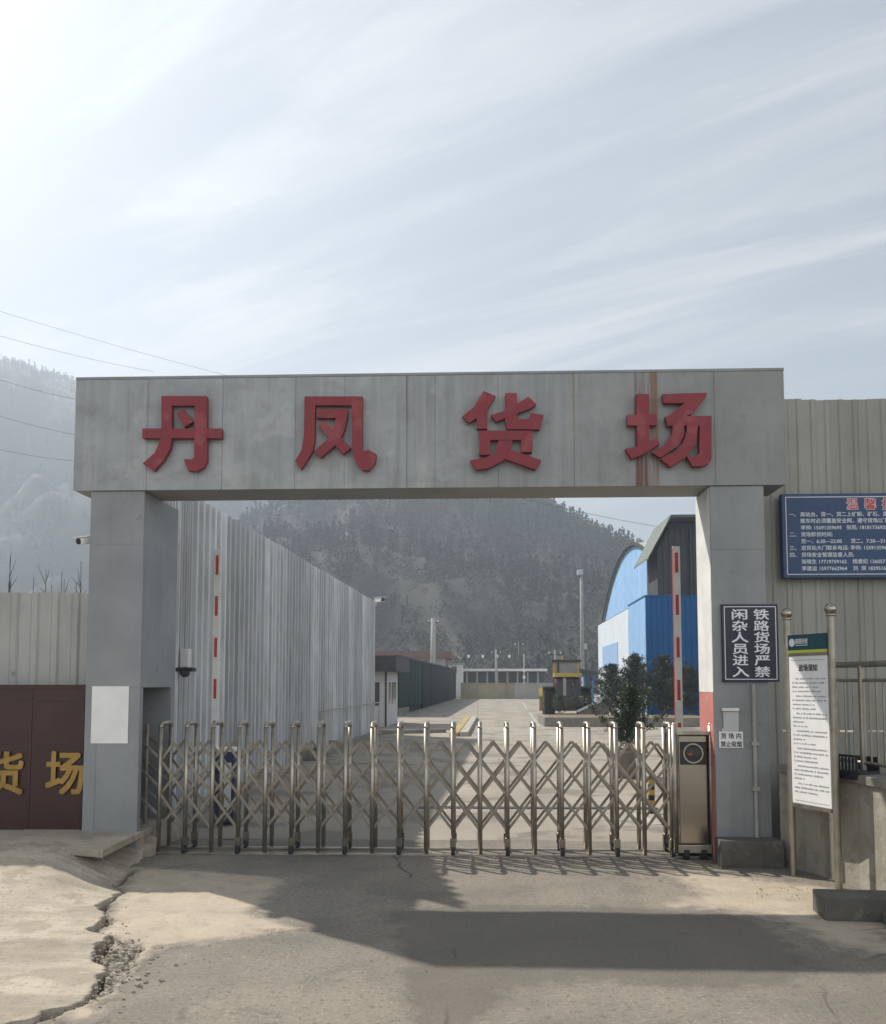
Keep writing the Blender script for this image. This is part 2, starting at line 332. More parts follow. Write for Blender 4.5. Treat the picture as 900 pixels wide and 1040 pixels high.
# ================================================================== SETTING
def paving_extra(h, col):                            # expansion joints and tyre-polished bands
    n = h['n']; l = h['l']
    b = n.new('ShaderNodeTexBrick'); b.inputs['Scale'].default_value = 1; b.inputs['Brick Width'].default_value = 5.2; b.inputs['Row Height'].default_value = 4.6
    b.inputs['Mortar Size'].default_value = .018; b.inputs['Color1'].default_value = b.inputs['Color2'].default_value = (0, 0, 0, 1); b.inputs['Mortar'].default_value = (1, 1, 1, 1); b.offset = 0
    l.new(h['vec'], b.inputs[0])
    col = h['mix'](h['math']('MULTIPLY', b.outputs[0], .7), col, (.07, .066, .06))
    s = h['noise'](1.0, 4, h['mapped']((.9, .05, 1)))
    return h['mix'](h['math']('MULTIPLY', h['rng'](s, .45, .7), .45), col, (.17, .155, .135))
MT['yard'] = mat('yard_concrete', (.31, .275, .23), (.25, .224, .188), .5, .9, speck=((.135, .122, .104), .7, .7, .53), bump=.25, bscale=9, extra=paving_extra)
MT['earth'] = mat('bare_earth', (.16, .14, .11), (.11, .1, .08), .05, .95)
g = MB().poly([(-900, -200, -.25), (900, -200, -.25), (900, 1500, -.25), (-900, 1500, -.25)], [(0, 1, 2, 3)]).build('ground', 'earth'); tag(g, kind='structure')
g = MB().poly([(-70, 11.4, 0), (90, 11.4, 0), (90, 150, 0), (-70, 150, 0)], [(0, 1, 2, 3)]).build('yard_paving', 'yard'); tag(g, kind='structure')
g = MB().poly([(-70, -60, 0), (90, -60, 0), (90, 3.0, 0), (-70, 3.0, 0)], [(0, 1, 2, 3)]).build('road', 'yard'); tag(g, kind='structure')

# ---- forecourt: old concrete with worn pale patches, rubble and a broken edge
crack_px = [(133, 885), (111, 903), (121, 909), (104, 919), (101, 931), (108, 938), (93, 947), (104, 954), (100, 961), (93, 972), (103, 983), (101, 999), (82, 1014), (75, 1025), (22, 1039)]
crack = [G(*p) for p in crack_px]; crack.append(crack[-1] + (crack[-1]-crack[-2])*2.5)
def seg_dist(X, Y, pts):
    D = np.full(X.shape, 1e9)
    for a, b in zip(pts[:-1], pts[1:]):
        dx, dy = b.x-a.x, b.y-a.y; t = np.clip(((X-a.x)*dx+(Y-a.y)*dy)/(dx*dx+dy*dy), 0, 1)
        D = np.minimum(D, np.hypot(X-a.x-t*dx, Y-a.y-t*dy))
    return D
def inside(X, Y, pts):
    r = np.zeros(X.shape, bool); n = len(pts)
    for i in range(n):
        a, b = pts[i], pts[(i+1) % n]
        if a.y == b.y: continue
        c = ((a.y > Y) != (b.y > Y)) & (X < (b.x-a.x)*(Y-a.y)/(b.y-a.y)+a.x); r ^= c
    return r
def sdf(X, Y, px):
    pts = [G(*p) for p in px]; d = seg_dist(X, Y, pts+[pts[0]]); return np.where(inside(X, Y, pts), d, -d)
pale_px = [(135, 880), (290, 892), (283, 905), (268, 921), (250, 928), (308, 943), (240, 955), (160, 965), (142, 985), (120, 1002), (95, 1040), (60, 1040), (95, 960), (118, 912)]
pale2_px = [(655, 884), (700, 880), (870, 900), (930, 935), (940, 990), (820, 960), (760, 932), (700, 926), (640, 923), (690, 905)]
tar_shade_px = [(395, 925), (470, 918), (640, 921), (760, 930), (830, 975), (800, 1000), (700, 1004), (600, 996), (520, 1003), (470, 1060), (415, 1060), (410, 990)]  # old dark asphalt, its tone also deepening the beam's shadow band
rub_px = [(104, 953), (118, 951), (140, 956), (146, 966), (140, 980), (122, 1000), (100, 1018), (84, 1022), (101, 1003), (103, 980), (95, 970)]
crk2_px = [(125, 979), (140, 965), (180, 961), (235, 955), (262, 946), (300, 945), (318, 944)]
crk3_px = [(655, 921), (690, 915), (695, 900), (640, 888), (560, 880)]
xs = np.arange(-6.0, 7.0, .024); ys = np.concatenate([np.arange(3.0, 9.6, .022), np.arange(9.6, 11.45, .06)]); ys[-1] = 11.4
def fz(X, Y):
    z = (vn.fbm(X*1.3, Y*1.3, 4)-.47)*.03 + (vn.fbm(X*9, Y*9, 3)-.44)*.006
    rb = sdf(X, Y, rub_px); rm = sstep(-.03, .05, rb + (vn.fbm(X*12, Y*12, 2)-.4)*.12)
    z = z - rm*.035 + rm*(vn.fbm(X*16, Y*16, 3)-.4)*.09
    d = seg_dist(X, Y, crack) + (vn(X*9, Y*9)-.5)*.05; w = .03+.035*vn(X*2.2, Y*2.2+9)
    z = z - .19*(1-sstep(w*.7, w*1.25, d))
    for c in (crk2_px, crk3_px):
        d = seg_dist(X, Y, [G(*p) for p in c]) + (vn.fbm(X*11, Y*11, 3)-.45)*.16; z = z - .022*(1-sstep(0, .03, np.abs(d)))*sstep(.35, .55, vn(X*3, Y*3))
    pm = sstep(-.02, .02, sdf(X, Y, pale_px) + (vn.fbm(X*7, Y*7, 3)-.45)*.3); return z + pm*.012
def fore_extra(h, col):
    n = h['n']; l = h['l']; a = n.new('ShaderNodeAttribute'); a.attribute_name = 'pale'; r = n.new('ShaderNodeAttribute'); r.attribute_name = 'rubble'
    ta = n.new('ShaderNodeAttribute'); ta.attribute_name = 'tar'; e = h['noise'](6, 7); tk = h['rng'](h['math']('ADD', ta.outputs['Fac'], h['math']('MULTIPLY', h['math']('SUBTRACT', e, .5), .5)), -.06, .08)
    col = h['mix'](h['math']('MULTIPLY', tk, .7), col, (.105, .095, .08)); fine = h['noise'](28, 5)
    k = h['rng'](h['math']('ADD', a.outputs['Fac'], h['math']('MULTIPLY', h['math']('SUBTRACT', e, .5), .45)), -.04, .12)
    palec = h['mix'](h['rng'](h['noise'](2.5, 6), .35, .7), (.42, .358, .28), (.33, .283, .222))
    palec = h['mix'](h['math']('MULTIPLY', h['rng'](h['noise'](5, 8), .56, .68), .5), palec, (.25, .215, .17))
    palec = h['mix'](h['math']('MULTIPLY', h['rng'](h['noise'](24, 8), .56, .66), .4), palec, (.19, .165, .13))
    col = h['mix'](k, col, palec)
    k2 = h['rng'](h['math']('ADD', r.outputs['Fac'], h['math']('MULTIPLY', h['math']('SUBTRACT', e, .5), .25)), -.02, .04)
    rc = h['mix'](h['rng'](fine, .4, .62), (.13, .118, .1), (.34, .3, .24)); col = h['mix'](k2, col, rc)
    # tyre-darkened lane and thin hairline cracks
    v = n.new('ShaderNodeTexVoronoi'); v.feature = 'DISTANCE_TO_EDGE'; v.inputs['Scale'].default_value = .42
    mx = n.new('ShaderNodeMix'); mx.data_type = 'VECTOR'; mx.inputs[0].default_value = .12; l.new(h['vec'], mx.inputs[4])
    nn = n.new('ShaderNodeTexNoise'); nn.inputs['Scale'].default_value = 2.2; nn.inputs['Detail'].default_value = 6; l.new(h['vec'], nn.inputs[0]); l.new(nn.outputs[1], mx.inputs[5]); l.new(mx.outputs[1], v.inputs[0])
    ck = h['math']('MULTIPLY', h['rng'](v.outputs[0], .002, .006, 1, 0), h['rng'](h['noise'](.7, 2), .52, .6))
    return h['mix'](h['math']('MULTIPLY', ck, .75), col, (.06, .055, .05))
def fore_mid(h, col):
    s = h['noise'](1.0, 5, h['mapped']((1.6, .22, 1)), .65)
    col = h['mix'](h['math']('MULTIPLY', h['rng'](s, .46, .66), .6), col, (.15, .14, .125))
    agg = h['noise'](34, 8); col = h['mix'](h['math']('MULTIPLY', h['rng'](agg, .53, .62), .55), col, (.3, .265, .22))
    big = h['noise'](.55, 8); col = h['mix'](h['math']('MULTIPLY', h['rng'](big, .47, .6), .55), col, (.125, .113, .096))
    agg2 = h['noise'](22, 8); col = h['mix'](h['math']('MULTIPLY', h['rng'](agg2, .55, .64), .6), col, (.085, .078, .067))
    return fore_extra(h, col)
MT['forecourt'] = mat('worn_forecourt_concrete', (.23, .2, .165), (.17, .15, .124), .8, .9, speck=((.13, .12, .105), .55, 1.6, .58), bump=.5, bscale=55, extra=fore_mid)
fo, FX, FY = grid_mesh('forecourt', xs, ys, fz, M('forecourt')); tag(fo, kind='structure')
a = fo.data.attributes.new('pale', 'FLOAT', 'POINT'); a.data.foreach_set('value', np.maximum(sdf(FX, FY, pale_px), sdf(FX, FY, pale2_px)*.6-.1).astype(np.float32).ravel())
a = fo.data.attributes.new('tar', 'FLOAT', 'POINT'); a.data.foreach_set('value', sdf(FX, FY, tar_shade_px).astype(np.float32).ravel())
a = fo.data.attributes.new('rubble', 'FLOAT', 'POINT'); a.data.foreach_set('value', sdf(FX, FY, rub_px).astype(np.float32).ravel())

# ---- raised pavement on the left with its broken edge
def edge_x(Y):
    p = sorted([(c.y, c.x) for c in crack]); yy = np.array([q[0] for q in p]); xx = np.array([q[1] for q in p])
    return np.interp(Y, yy, xx)
Ys = np.arange(2.6, 11.3, .03); U = np.concatenate([np.linspace(0, 1.6, 60), np.linspace(1.7, 9, 50)])
PZ = .27
def apron():
    X = []; 
    for y in Ys:
        e = edge_x(min(y, crack[0].y)) - .12*float(sstep(crack[0].y, crack[0].y+.25, y)) + (vn(np.array([y*7.]), np.array([2.]))[0]-.5)*.10 + (vn(np.array([y*23.]), np.array([5.]))[0]-.5)*.06 + (vn(np.array([y*55.]), np.array([8.]))[0]-.5)*.03
        X.append(e-U)
    X = np.array(X); Y = np.repeat(Ys[:, None], len(U), 1); u = np.repeat(U[None], len(Ys), 0)
    z = .022 + .272*sstep(7.1, 9.3, Y)*(1-(1-sstep(-.05, .75, u))*sstep(10.9, 9.7, Y)) + (vn.fbm(X*.9, Y*.9, 4)-.47)*.045*sstep(9.6, 8.6, Y) + (vn.fbm(X*8, Y*8, 3)-.44)*.008
    return X, Y, z
AX, AY, AZ = apron()
k, n = AX.shape; vco = np.stack([AX, AY, AZ], -1); sk = vco[:, :1].copy(); sk[:, 0, 2] = -.2; sk[:, 0, 0] -= .03
vco = np.concatenate([sk, vco], 1); n += 1; i = np.arange(k*n).reshape(k, n)
q = np.stack([i[:-1, :-1], i[1:, :-1], i[1:, 1:], i[:-1, 1:]], -1).reshape(-1, 4)
def apron_extra(h, col):
    s = h['noise'](1.0, 6, h['mapped']((.5, 1.5, 1)), .68)
    col = h['mix'](h['math']('MULTIPLY', h['rng'](s, .47, .66), .75), col, (.2, .172, .135))
    agg = h['noise'](26, 8); col = h['mix'](h['math']('MULTIPLY', h['rng'](agg, .54, .64), .5), col, (.15, .132, .105))
    band = h['noise'](1.0, 8, h['mapped']((.7, 3.2, 1)), .7); return h['mix'](h['math']('MULTIPLY', h['rng'](band, .5, .62), .6), col, (.27, .235, .185))
MT['apron'] = mat('worn_pavement', (.44, .385, .31), (.36, .315, .25), 1.3, .9, speck=((.24, .2, .15), .55, 2.4, .55), bump=.5, bscale=45, extra=apron_extra)
me = bpy.data.meshes.new('pavement'); me.from_pydata(vco.reshape(-1, 3).tolist(), [], q.tolist()); me.update(); me.polygons.foreach_set('use_smooth', [True]*len(me.polygons))
me.materials.append(M('apron')); o = bpy.data.objects.new('pavement', me); COL.objects.link(o); tag(o, kind='structure')
# slab lip in front of the left pillar, hollow beneath
c0 = G(134, 849, .3); c1_ = G(99, 864, .3)
sb = MB()
sb.prism([(c0.x, 10.6), (c0.x, c0.y), (c1_.x+.05, c1_.y), (c1_.x-.35, c1_.y+.14), (c1_.x-1.0, c1_.y+.3), (c1_.x-1.4, 10.2), (c0.x-1.6, 10.6)], lambda u, v, d: (u, v, d), .3, .225)
sb.box(c0.x-.09, c0.x-.01, c0.y+.3, 10.6, -.1, .222); sb.box(c0.x-.3, c0.x-.22, c0.y+.12, 10.6, -.1, .222)
o = sb.build('pavement_slab', 'apron', bevel=.008); tag(o, kind='structure')

MT['grit'] = mat('dusty_stone', (.3, .265, .215), (.22, .195, .16), 9, .95)
# loose stones and grit on the forecourt
gm = MB(); r_ = random.Random(3)
def pebble(x, y, z, q):
    n0 = len(gm.v); gm.sphere((x, y, z), q, 5, 3, (1, r_.uniform(.6, 1), r_.uniform(.5, .8)))
    for i_ in range(n0, len(gm.v)): v_ = gm.v[i_]; gm.v[i_] = (v_[0]+r_.uniform(-.2, .2)*q, v_[1]+r_.uniform(-.2, .2)*q, v_[2]+r_.uniform(-.2, .2)*q)
rc = [G(*p_) for p_ in rub_px]; cxm = sum(p_.x for p_ in rc)/len(rc); cym = sum(p_.y for p_ in rc)/len(rc)
for i_ in range(260): pebble(cxm+r_.gauss(0, .2), cym+r_.gauss(0, .45), .0, r_.uniform(.006, .024))
for i_ in range(200): c_ = crack[r_.randrange(len(crack)-1)]; pebble(c_.x+abs(r_.gauss(.08, .12)), c_.y+r_.gauss(0, .2), .006, r_.uniform(.004, .014))
for i_ in range(220): pebble(r_.uniform(-3.5, 3.2), r_.uniform(6.0, 10.2), .008, r_.uniform(.002, .007))
for i_ in range(120): pebble(r_.uniform(2.6, 3.4), r_.uniform(8.4, 9.7), .008, r_.uniform(.002, .008))
tag(gm.build('loose_grit', 'grit'), 'loose stones and grit scattered on the forecourt', 'gravel', kind='stuff')

# ================================================================== GATEWAY
XL0, XL1 = AT(92, 520, 10.1).x, AT(146.5, 520, 10.1).x
XR0, XR1 = AT(721.5, 520, 10.1).x, AT(776, 520, 10.1).x
BX0, BX1 = AT(76, 440, ZB).x, AT(797.5, 440, ZB).x
BZ0, BZ1 = AT(430, 495.5, ZB).z, AT(430, 378.5, ZB).z
gw = thing('entrance_gateway', 'grey metal-clad entrance gateway carrying four big red characters', 'gateway', (0, 10.1, 0))
def gbox(mb, x0, x1, y0, y1, z0, z1): return mb.box(x0, x1, y0-10.1, y1-10.1, z0, z1)
beam = gbox(MB(), BX0+.01, BX1-.01, ZB+.012, 10.72, BZ0+.004, BZ1-.03).build('beam', 'soffit', gw)
cl_ = MB(); pe = [76, 150, 226, 300, 350, 413, 442, 506, 583, 655, 726, 797.5]
xe = [AT(p, 440, ZB).x for p in pe]
for x0, x1 in zip(xe[:-1], xe[1:]): gbox(cl_, x0+.0012, x1-.0012, ZB-.004, ZB+.01, BZ0, BZ1-.035)
cl_.build('cladding', 'clad', beam, bevel=.002)
cp = MB(); gbox(cp, BX0-.004, BX1+.004, ZB-.008, 10.725, BZ1-.033, BZ1); cp.build('coping', 'clad_pillar', beam, bevel=.004)
# pillars
lp = MB(); yb = 11.28; zr = AT(162, 698, 10.7).z; xs_ = XL1-.13
zs = AT(110, 553, 10.1).z; gbox(lp, XL0, XL1, 10.1, yb, zr, zs); gbox(lp, XL0+.002, XL1-.001, 10.103, yb, zs+.001, BZ0-.002)
gbox(lp, XL0, XL0+.14, 10.1, yb, -.1, zr-.002); gbox(lp, XL0+.142, XL1, 10.1, 10.2, -.1, zr-.002); gbox(lp, XL0+.142, XL1, yb-.14, yb, -.1, zr-.002)
p = lp.build('pillar', 'clad_pillar', gw, bevel=.0012); tag(p, 'left pillar with a dark slot for the sliding gate')
rp = MB(); zs2 = AT(750, 558, 10.1).z; gbox(rp, XR0, XR1, 10.1, 10.76, 0, 1.52); gbox(rp, XR0+.001, XR1-.002, 10.102, 10.76, 1.5205, zs2); gbox(rp, XR0, XR1, 10.1, 10.76, zs2+.001, BZ0-.002); pr = rp.build('pillar', 'clad_pillar', gw, bevel=.0012)
z1 = AT(712, 703, 10.4).z
MT['pink'] = mat('faded_red_paint', (.5, .2, .17), (.42, .15, .13), 2.5, .6, speck=((.6, .45, .4), .5, 5, .62))
w = MB(); gbox(w, XR0-.006, XR0-.002, 10.12, 10.75, z1+.003, BZ0-.01); o = w.build('painted_face', 'white_paint', pr); tag(o, 'white painted inner face')
w = MB(); gbox(w, XR0-.006, XR0-.002, 10.12, 10.75, .05, z1); o = w.build('painted_band', 'pink', pr); tag(o, 'faded red band')
pw = MB(); gbox(pw, AT(733, 870, 9.82).x, AT(797, 870, 9.82).x, 9.82, 10.098, -.05, .29); pw.build('plinth', 'concrete_dark', gw, bevel=.008)
cd = MB(); xc = AT(767, 780, 10.08).x
cd.path([(xc, -.03, .29), (xc, -.03, 1.98)], .022); gbox(cd, xc-.04, xc+.04, 10.04, 10.098, 1.3, 1.34); gbox(cd, xc-.04, xc+.04, 10.04, 10.098, .8, .84)
cd.build('conduit', 'concrete_pole', gw)
ld = MB(); a_ = AT(733, 722, 10.08); b_ = AT(750, 719.5, 10.08); gbox(ld, a_.x, b_.x, 10.05, 10.098, a_.z, b_.z+.005); ld.build('bracket', 'white_paint', gw)
ld = MB(); a_ = AT(735, 742, 10.08); b_ = AT(750, 722.5, 10.08); gbox(ld, a_.x, b_.x, 10.075, 10.098, a_.z, b_.z); ld.build('cover_plate', 'cabin', gw)
# letters: strokes traced as solid shapes
LT = {'a': (130, 380, 6.923, [[(238,155),(552,155),(552,222),(238,222)], [(238,157),(310,157),(310,440),(300,520),(255,600),(185,682),(105,632),(190,555),(228,475),(238,400)],
  [(472,157),(556,157),(556,610),(535,655),(490,682),(425,680),(395,600),(450,602),(468,585)], [(105,385),(662,385),(662,452),(105,452)], [(340,278),(395,248),(462,335),(398,376)]]),
 'b': (280, 380, 6.923, [[(205,158),(612,158),(612,220),(205,220)], [(205,160),(280,160),(275,460),(262,540),(180,672),(138,615),(185,530),(200,430)],
  [(535,160),(612,160),(610,520),(625,545),(655,535),(710,565),(700,625),(655,680),(610,675),(565,625),(540,530)], [(292,248),(510,248),(505,310),(292,310)],
  [(300,365),(345,330),(530,520),(475,565)], [(425,300),(505,280),(490,380),(455,470),(320,588),(270,545),(380,450),(415,370)]]),
 'c': (450, 380, 6.923, [[(285,120),(370,155),(330,220),(310,260),(185,345),(135,300),(215,235)], [(237,250),(315,215),(310,385),(237,385)], [(600,160),(655,215),(620,240),(375,335),(335,290),(450,255)],
  [(437,135),(520,135),(520,290),(530,318),(605,318),(615,275),(708,290),(680,390),(450,390),(437,340)], [(255,400),(630,400),(630,465),(255,465)], [(255,402),(332,402),(332,570),(255,570)],
  [(548,402),(630,402),(625,552),(548,552)], [(390,470),(490,470),(470,550),(450,595),(320,665),(230,675),(190,610),(300,590),(360,560)], [(440,560),(490,540),(690,610),(650,675),(440,600)]]),
 'd': (620, 370, 6.923, [[(183,210),(272,210),(275,600),(188,600)], [(118,358),(325,350),(325,430),(120,432)], [(105,595),(190,580),(325,520),(345,560),(240,630),(150,668)],
  [(365,212),(680,203),(665,240),(575,350),(440,400),(385,395),(400,368),(520,275),(375,275)], [(385,370),(708,365),(708,432),(400,435)],
  [(625,367),(708,367),(708,670),(690,700),(640,720),(575,718),(535,650),(600,650),(622,630)], [(440,400),(515,420),(515,500),(470,580),(350,660),(290,622),(380,570),(430,490)],
  [(530,400),(615,420),(600,560),(520,660),(420,725),(350,668),(450,620),(510,550),(535,470)]])}
LB = ['red letter 丹', 'red letter 凤', 'red letter 货', 'red letter 场']
for (k_, (ox, oy, s_, st)), lb in zip(LT.items(), LB):
    mb = MB()
    for j, pts in enumerate(st):
        w2 = [AT(ox+x/s_, oy+y/s_, ZB-.08) for x, y in pts]
        mb.prism([(p_.x, p_.z) for p_ in w2], lambda u, v, d: (u, d, v), ZB-.09-.0025*j-10.1, ZB-.02-10.1)
    tag(mb.build('character', 'red', gw), lb)
# paper notices
a_ = AT(92, 755, 10.09); b_ = AT(131, 697, 10.09)
o = MB().box(a_.x, b_.x, 10.092, 10.097, a_.z, b_.z).build('paper_notice', 'paper'); tag(o, 'blank white paper sheet pasted on the left gateway pillar', 'notice')
nt_ = thing('smoking_notice', 'small white no smoking notice on the right gateway pillar', 'notice', (0, 10.1, 0))
a_ = AT(730.5, 759.5, 10.09); b_ = AT(754.5, 743, 10.09)
s = MB().box(a_.x, b_.x, -.014, -.004, a_.z, b_.z).box(a_.x+.04, b_.x-.05, -.013, -.004, b_.z+.001, b_.z+.035).build('panel', 'paper', nt_)
tx = MB(); fn = lambda u, v, d: (u, d, v); wd = b_.x-a_.x
text(tx, '货 场 内', fn, (a_.x+b_.x)/2, b_.z-.075, .07, -.014, -.0165, wd*.84, .02, True); text(tx, '禁止吸烟', fn, (a_.x+b_.x)/2, b_.z-.165, .07, -.014, -.0165, wd*.86, .02, True)
tx.build('lettering', 'text_black', nt_)

# ================================================================== RETRACTABLE GATE
YF, YR_ = 10.40, 10.76; GX0 = AT(162, 800, YF).x; GX1 = AT(682, 800, YF).x; NB = 19; dx = (GX1-GX0)/NB
GT = AT(450, 735.5, YF).z; zt = AT(450, 756, YF).z; zb_ = AT(450, 842, YF).z; dz = (zt-zb_)/5
gt = thing('retractable_gate', 'stainless steel folding lattice gate closed across the entrance', 'gate', (0, YF, 0))
def frame_mb(lo):
    mb = MB(); r = .026; D = YR_-YF
    mb.tube((0, 0, lo), (0, 0, GT-.05), r, r, 12); mb.tube((0, D, lo), (0, D, GT-.05), r, r, 12)
    arc = [(0, 0, GT-.05), (0, .015, GT-.018), (0, .05, GT), (0, D-.05, GT), (0, D-.015, GT-.018), (0, D, GT-.05)]
    mb.path(arc, r*.98, 12)
    for p in arc[1:-1]: mb.sphere(p, r*.99, 10, 6)
    return mb
def hub(par):
    for y in (-.012, YR_-YF): MB().tube((-.022, y, .055), (.022, y, .055), .055, .055, 14).build('wheel', 'rubber', par)
    ab = MB(); ab.tube((0, -.01, .055), (0, YR_-YF+.0, .055), .012); ab.box(-.034, .034, -.03, .03, .09, .2); ab.box(-.034, .034, YR_-YF-.03, YR_-YF+.03, .09, .2)
    ab.build('axle', 'steel_bright', par)
fw = frame_mb(.1).build('post_frame', 'steel', gt, smooth=True); hub(fw)
fn_ = frame_mb(.03).build('post_frame', 'steel', gt, smooth=True)
for k_ in range(NB+1):
    src = fw if k_ % 2 == 1 else fn_
    if k_ == 1: o = fw
    elif k_ == 0: o = fn_
    else: o = dup(src)
    o.location = (GX0+dx*k_, 0, 0)
# lattice bars: from a mid-bay peak down two and a half bays, both ways, front and rear
def barmesh(sgn, steps, start):
    mb = MB(); z0 = zt - start*dz; z1_ = z0 - steps*dz
    mb.bar((0, 0, z0+.015), (sgn*dx*.5*steps, 0, z1_-.015), .03, .014, up=(0, 1, 0)); mb.tube((0, -.014, z0), (0, .014, z0), .012, .012, 8); mb.tube((sgn*dx*.5*steps, -.014, z1_), (sgn*dx*.5*steps, .014, z1_), .012, .012, 8); return mb
protos = {}
def lattice(k_, sgn, y):
    # peak at x = (k_+.5)*dx ; clip to the gate's length
    x0 = (k_+.5); steps = 5; start = 0
    if sgn > 0: lim = (NB - x0)*2
    else: lim = x0*2
    steps = int(min(5, lim))
    if x0 < 0 or x0 > NB:
        start = int((-x0)*2) if sgn > 0 else int((x0-NB)*2)
        x0 = 0 if sgn > 0 else NB; steps = 5-start
    if steps < 1: return
    key = (sgn, steps, start)
    if key not in protos: o = barmesh(*key).build('lattice_bar', 'steel_bar', gt); protos[key] = o
    else: o = dup(protos[key])
    o.location = (GX0+x0*dx, y + (-.008 if sgn > 0 else .02), 0)
for y in (.0, YR_-YF):
    for k_ in range(NB): lattice(k_, 1, y); lattice(k_, -1, y)
    for k_ in (-2, -1): lattice(k_, 1, y)
    for k_ in (NB, NB+1): lattice(k_, -1, y)
# stubs that run on into the pillar slot
st = MB()
for y in (0, YR_-YF):
    for zz in (zt-dz*.3, zt-dz*2, zt-dz*3.7): st.bar((GX0, y+.02, zz-.12), (GX0-.36, y+.02, zz+.18), .03, .014, up=(0, 1, 0))
    st.tube((GX0-.3, y, .05), (GX0-.3, y, GT-.02), .024)
st.build('tail_frame', 'steel', gt, smooth=False)
# drive unit
ax0, ax1 = AT(690, 800, 10.3).x, AT(719, 800, 10.3).x; dzt = AT(705, 745, 10.3).z
du = MB(); du.box(ax0, ax1, -.1, .62, .17, dzt-.02).build('drive_unit', 'steel_bright', gt, bevel=.012); du = gt.children[-1]
b = MB(); b.box(ax0-.03, ax1+.03, -.13, .66, .07, .165); b.build('base_box', 'steel', du, bevel=.008)
b = MB(); b.box(ax0-.03, ax1+.03, -.13, .66, dzt-.017, dzt+.03); b.build('lid', 'steel', du, bevel=.008)
for xx in (ax0-.045, ax1+.045):
    b = MB(); b.tube((xx, -.09, .06), (xx, -.09, GT), .03, .03, 12).sphere((xx, -.09, GT), .03, 12, 6); b.build('side_post', 'steel', du, smooth=True)
for xx in ((ax0*.8+ax1*.2), (ax0*.2+ax1*.8)):
    [MB().tube((xx-.03, y_, .06), (xx+.03, y_, .06), .06, .06, 16).build('wheel', 'rubber', du) for y_ in (-.1, .6)]
zc = AT(705, 765, 10.3).z
b = MB(); b.box(ax0+.015, ax1-.015, -.112, -.102, zc-.13, zc+.13); b.build('display_panel', 'black', du)
b = MB(); xm = (ax0+ax1)/2; n_ = 28
for j in range(n_):
    t0, t1 = 2*PI*j/n_, 2*PI*(j+1)/n_; P = lambda r_, t_, y_: (xm+r_*math.cos(t_), y_, zc+r_*math.sin(t_))
    b.hexa([P(.115, t0, -.112), P(.115, t1, -.112), P(.098, t1, -.112), P(.098, t0, -.112), P(.115, t0, -.122), P(.115, t1, -.122), P(.098, t1, -.122), P(.098, t0, -.122)])
b.build('ring', 'steel', du)
b = MB(); b.box(xm-.075, xm+.075, -.118, -.1125, zc-.03, zc+.055); b.build('screen', 'glass', du)
b = MB(); b.box(xm-.06, xm-.01, -.1205, -.1185, zc-.02, zc+.0); b.build('indicator', 'red_stripe', du)
# ground track
t_ = MB(); t_.box(GX0-.7, ax1+.2, 10.36, 10.43, .002, .022).box(GX0-.7, ax1+.2, 10.73, 10.79, .002, .022).build('gate_track', 'steel'); tag(bpy.data.objects['gate_track'], 'flat steel track set in the ground beneath the folding gate', 'track')

# ================================================================== BOOM BARRIERS
def boom(name_lab, px, top, bot, Y, cab_x, cabmat, cabh):
    p = AT(px, bot, Y); t = thing('boom_barrier', name_lab, 'barrier', (p.x, Y, 0), 0, 'boom barriers behind the gate')
    zt_ = AT(px, top, Y).z; z0 = .95
    mb = MB(); w = .05; seg = (zt_-z0)/10.0
    arm = MB().box(-w, w, -.02, .02, z0-.1, zt_).build('boom_arm', 'white_paint', t, bevel=.004)
    rs = MB()
    for j in range(5):
        za = z0 + (2*j+.75)*seg; rs.box(-w*.42, w*.42, -.0235, -.0205, za, za+seg*.95)
    rs.box(-w-.003, -w-.0005, -.018, .018, z0, zt_-.02)
    rs.build('red_stripe', 'red_stripe', arm)
    c = MB().box(cab_x-.17, cab_x+.17, -.14, .2, 0.02, cabh).build('cabinet', cabmat, t, bevel=.015)
    MB().box(cab_x-.18, cab_x+.18, -.15, .21, cabh+.001, cabh+.05).build('cabinet_lid', 'white_paint', c, bevel=.01)
    MB().box(cab_x+.03, cab_x+.13, -.146, -.141, .25, cabh-.15).build('side_panel', 'white_paint', c)
    MB().box(cab_x-.11, cab_x-.05, -.146, -.141, cabh-.3, cabh-.2).build('lock', 'black', c)
    MB().tube((0, -.05, z0+.02), (cab_x, .05, z0+.02), .045, .045, 12).build('hinge', 'dark_metal', t)
    return t
boom('raised red and white boom barrier beside the ribbed grey wall', 218, 558, 745, 12.6, .16, 'navy_cabinet', 1.02)
boom('raised red and white boom barrier beside the right gateway pillar', 690, 555, 745, 12.3, .14, 'blue_deep', 1.0)

# ================================================================== SHEET WALLS
def sheet_wall(t, length, z0, z1, pitch, depth, per, m, name='sheeting', zt=None):
    mb = MB(); nr = int(length/pitch+.01); pitch = pitch if depth > .03 else length/nr; i = 0
    zt = zt or (lambda x: z1)
    while i < nr:
        k_ = min(per, nr-i); prof = []
        for j in range(k_):
            x = (i+j)*pitch; prof += [(x+.0, 0), (x+pitch*.55, 0), (x+pitch*.66, -depth), (x+pitch*.89, -depth)]
        gp = .016 if depth > .03 else .004; prof.append(((i+k_)*pitch-gp, 0)); jz = random.uniform(-.012, .012); yo = random.uniform(0, gp)
        pts = [(x, y+yo, z0) for x, y in prof] + [(x, y+yo, zt(x)+jz) for x, y in prof]; n_ = len(prof)
        mb.poly(pts, [(q_, q_+1, n_+q_+1, n_+q_) for q_ in range(n_-1)]); i += k_
    o = mb.build(name, m, t); s = o.modifiers.new('thickness', 'SOLIDIFY'); s.thickness = .006; s.offset = 1 if depth > 0 else -1
    return o
WA = G(379, 745); WB = G(303, 773); wd_ = (WB-WA).normalized(); WH = AT(380, 611, WA.y).z
